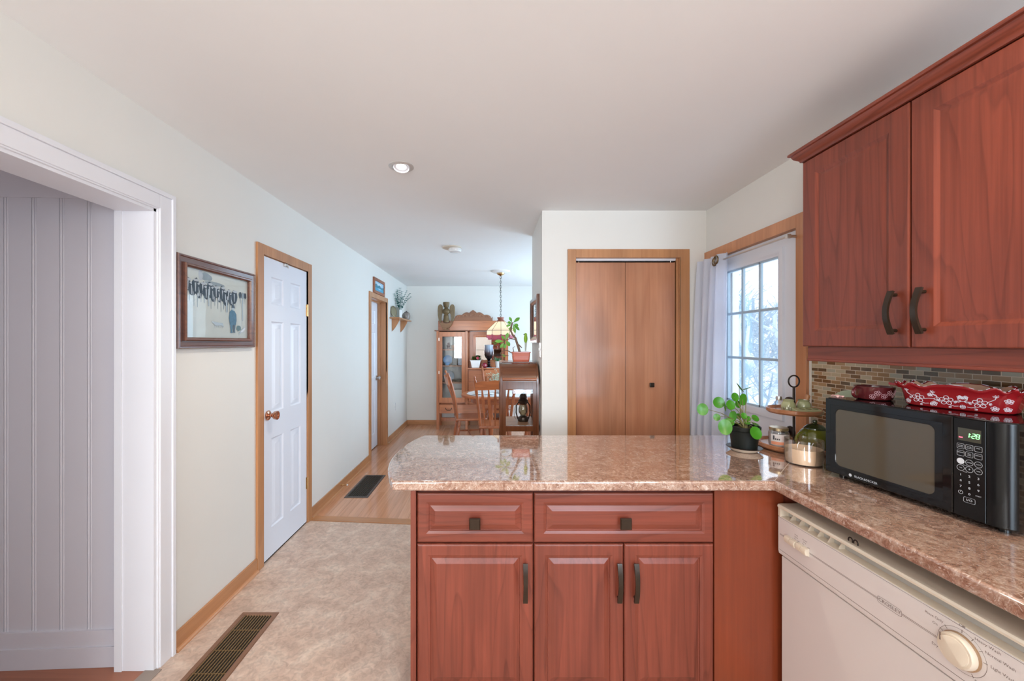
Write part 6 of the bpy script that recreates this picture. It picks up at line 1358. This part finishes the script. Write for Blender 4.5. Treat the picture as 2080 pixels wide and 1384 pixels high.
st.build('stems', plain('woody_stem', (0.16, 0.09, 0.055), 0.6, var=0.3, vscale=40), r); lf.build('leaves', plain('succulent_green', (0.12, 0.36, 0.035), 0.4, var=0.3, vscale=12), r)
r = thing('parakeet_ornament', 'green parakeet ornament on a stick at the edge of the orange-red planter', 'bird ornament', (0.292, 3.30, CPZ + 0.085))
pg = plain('parakeet_green', (0.22, 0.42, 0.02), 0.5, var=0.3, vscale=60)
m = MB(); m.lathe([(0, 0.060), (0.006, 0.064), (0.0125, 0.080), (0.016, 0.102), (0.0145, 0.120), (0.0112, 0.129), (0.012, 0.138), (0.0105, 0.147), (0.005, 0.152), (0, 0.153)], n=16); m.build('body', pg, r)
m = MB(); m.lathe([(0.005, 0), (0.0035, 0.008), (0, 0.011)], n=8, M=Matrix.Translation((-0.010, -0.004, 0.142)) @ Matrix.Rotation(math.radians(-115), 4, 'Y')); m.build('beak', plain('dark_beak', (0.08, 0.06, 0.04), 0.5), r)
m = MB(); m.strip([(0.001, -0.006, 0.085), (0.0, -0.004, 0.04), (-0.004, 0.002, 0.0)], (1, 0, 0), [0.022, 0.016, 0.006], 0.005); m.build('tail', plain('grey_green_tail', (0.40, 0.42, 0.36), 0.6), r)
m = MB(); m.tube([(0.006, 0.004, 0.07), (0.006, 0.004, -0.0145)], 0.002, 6); m.build('stick', plain('pale_stick', (0.6, 0.55, 0.45), 0.6), r)

# the side of the kitchen behind the camera that the hutch mirror shows
r = thing('refrigerator', 'white refrigerator reflected in the mirror of the hutch', 'refrigerator', (-0.27, -1.62, 0)); o = r.location
m = MB(o); m.box(-0.60, 0.02, -1.97, -1.36, 0.02, 1.70, b=0.01); m.build('body', white_c, r)
m = MB(o); m.box(-0.60, 0.02, -1.355, -1.30, 1.18, 1.70, b=0.012); d_ = m.build('door', white_c, r); m = MB(o); m.tube([(-0.03, -1.285, 1.25), (-0.03, -1.26, 1.28), (-0.03, -1.26, 1.5), (-0.03, -1.285, 1.53)], 0.010, 8); m.build('handle', white_c, d_)
m = MB(o); m.box(-0.60, 0.02, -1.355, -1.30, 0.06, 1.17, b=0.012); d_ = m.build('door', white_c, r); m = MB(o); m.tube([(-0.03, -1.285, 0.75), (-0.03, -1.26, 0.78), (-0.03, -1.26, 1.08), (-0.03, -1.285, 1.11)], 0.010, 8); m.build('handle', white_c, d_)
r = thing('pantry_cabinet', 'tall cherry cabinet beside the refrigerator reflected in the hutch mirror', 'cabinet', (0.24, -1.68, 0)); o = r.location
m = MB(o); m.box(0.03, 0.43, -1.97, -1.42, 0.0, 2.19); m.build('carcass', cher, r)
for a_, b_ in ((0.11, 1.30), (1.31, 2.18)):
    m = MB(o); front(m, 0.035, 0.425, a_, b_, lambda u, v, w: (u, -1.399 + w, v), 0.055); m.build('door', cher, r, angle=14)
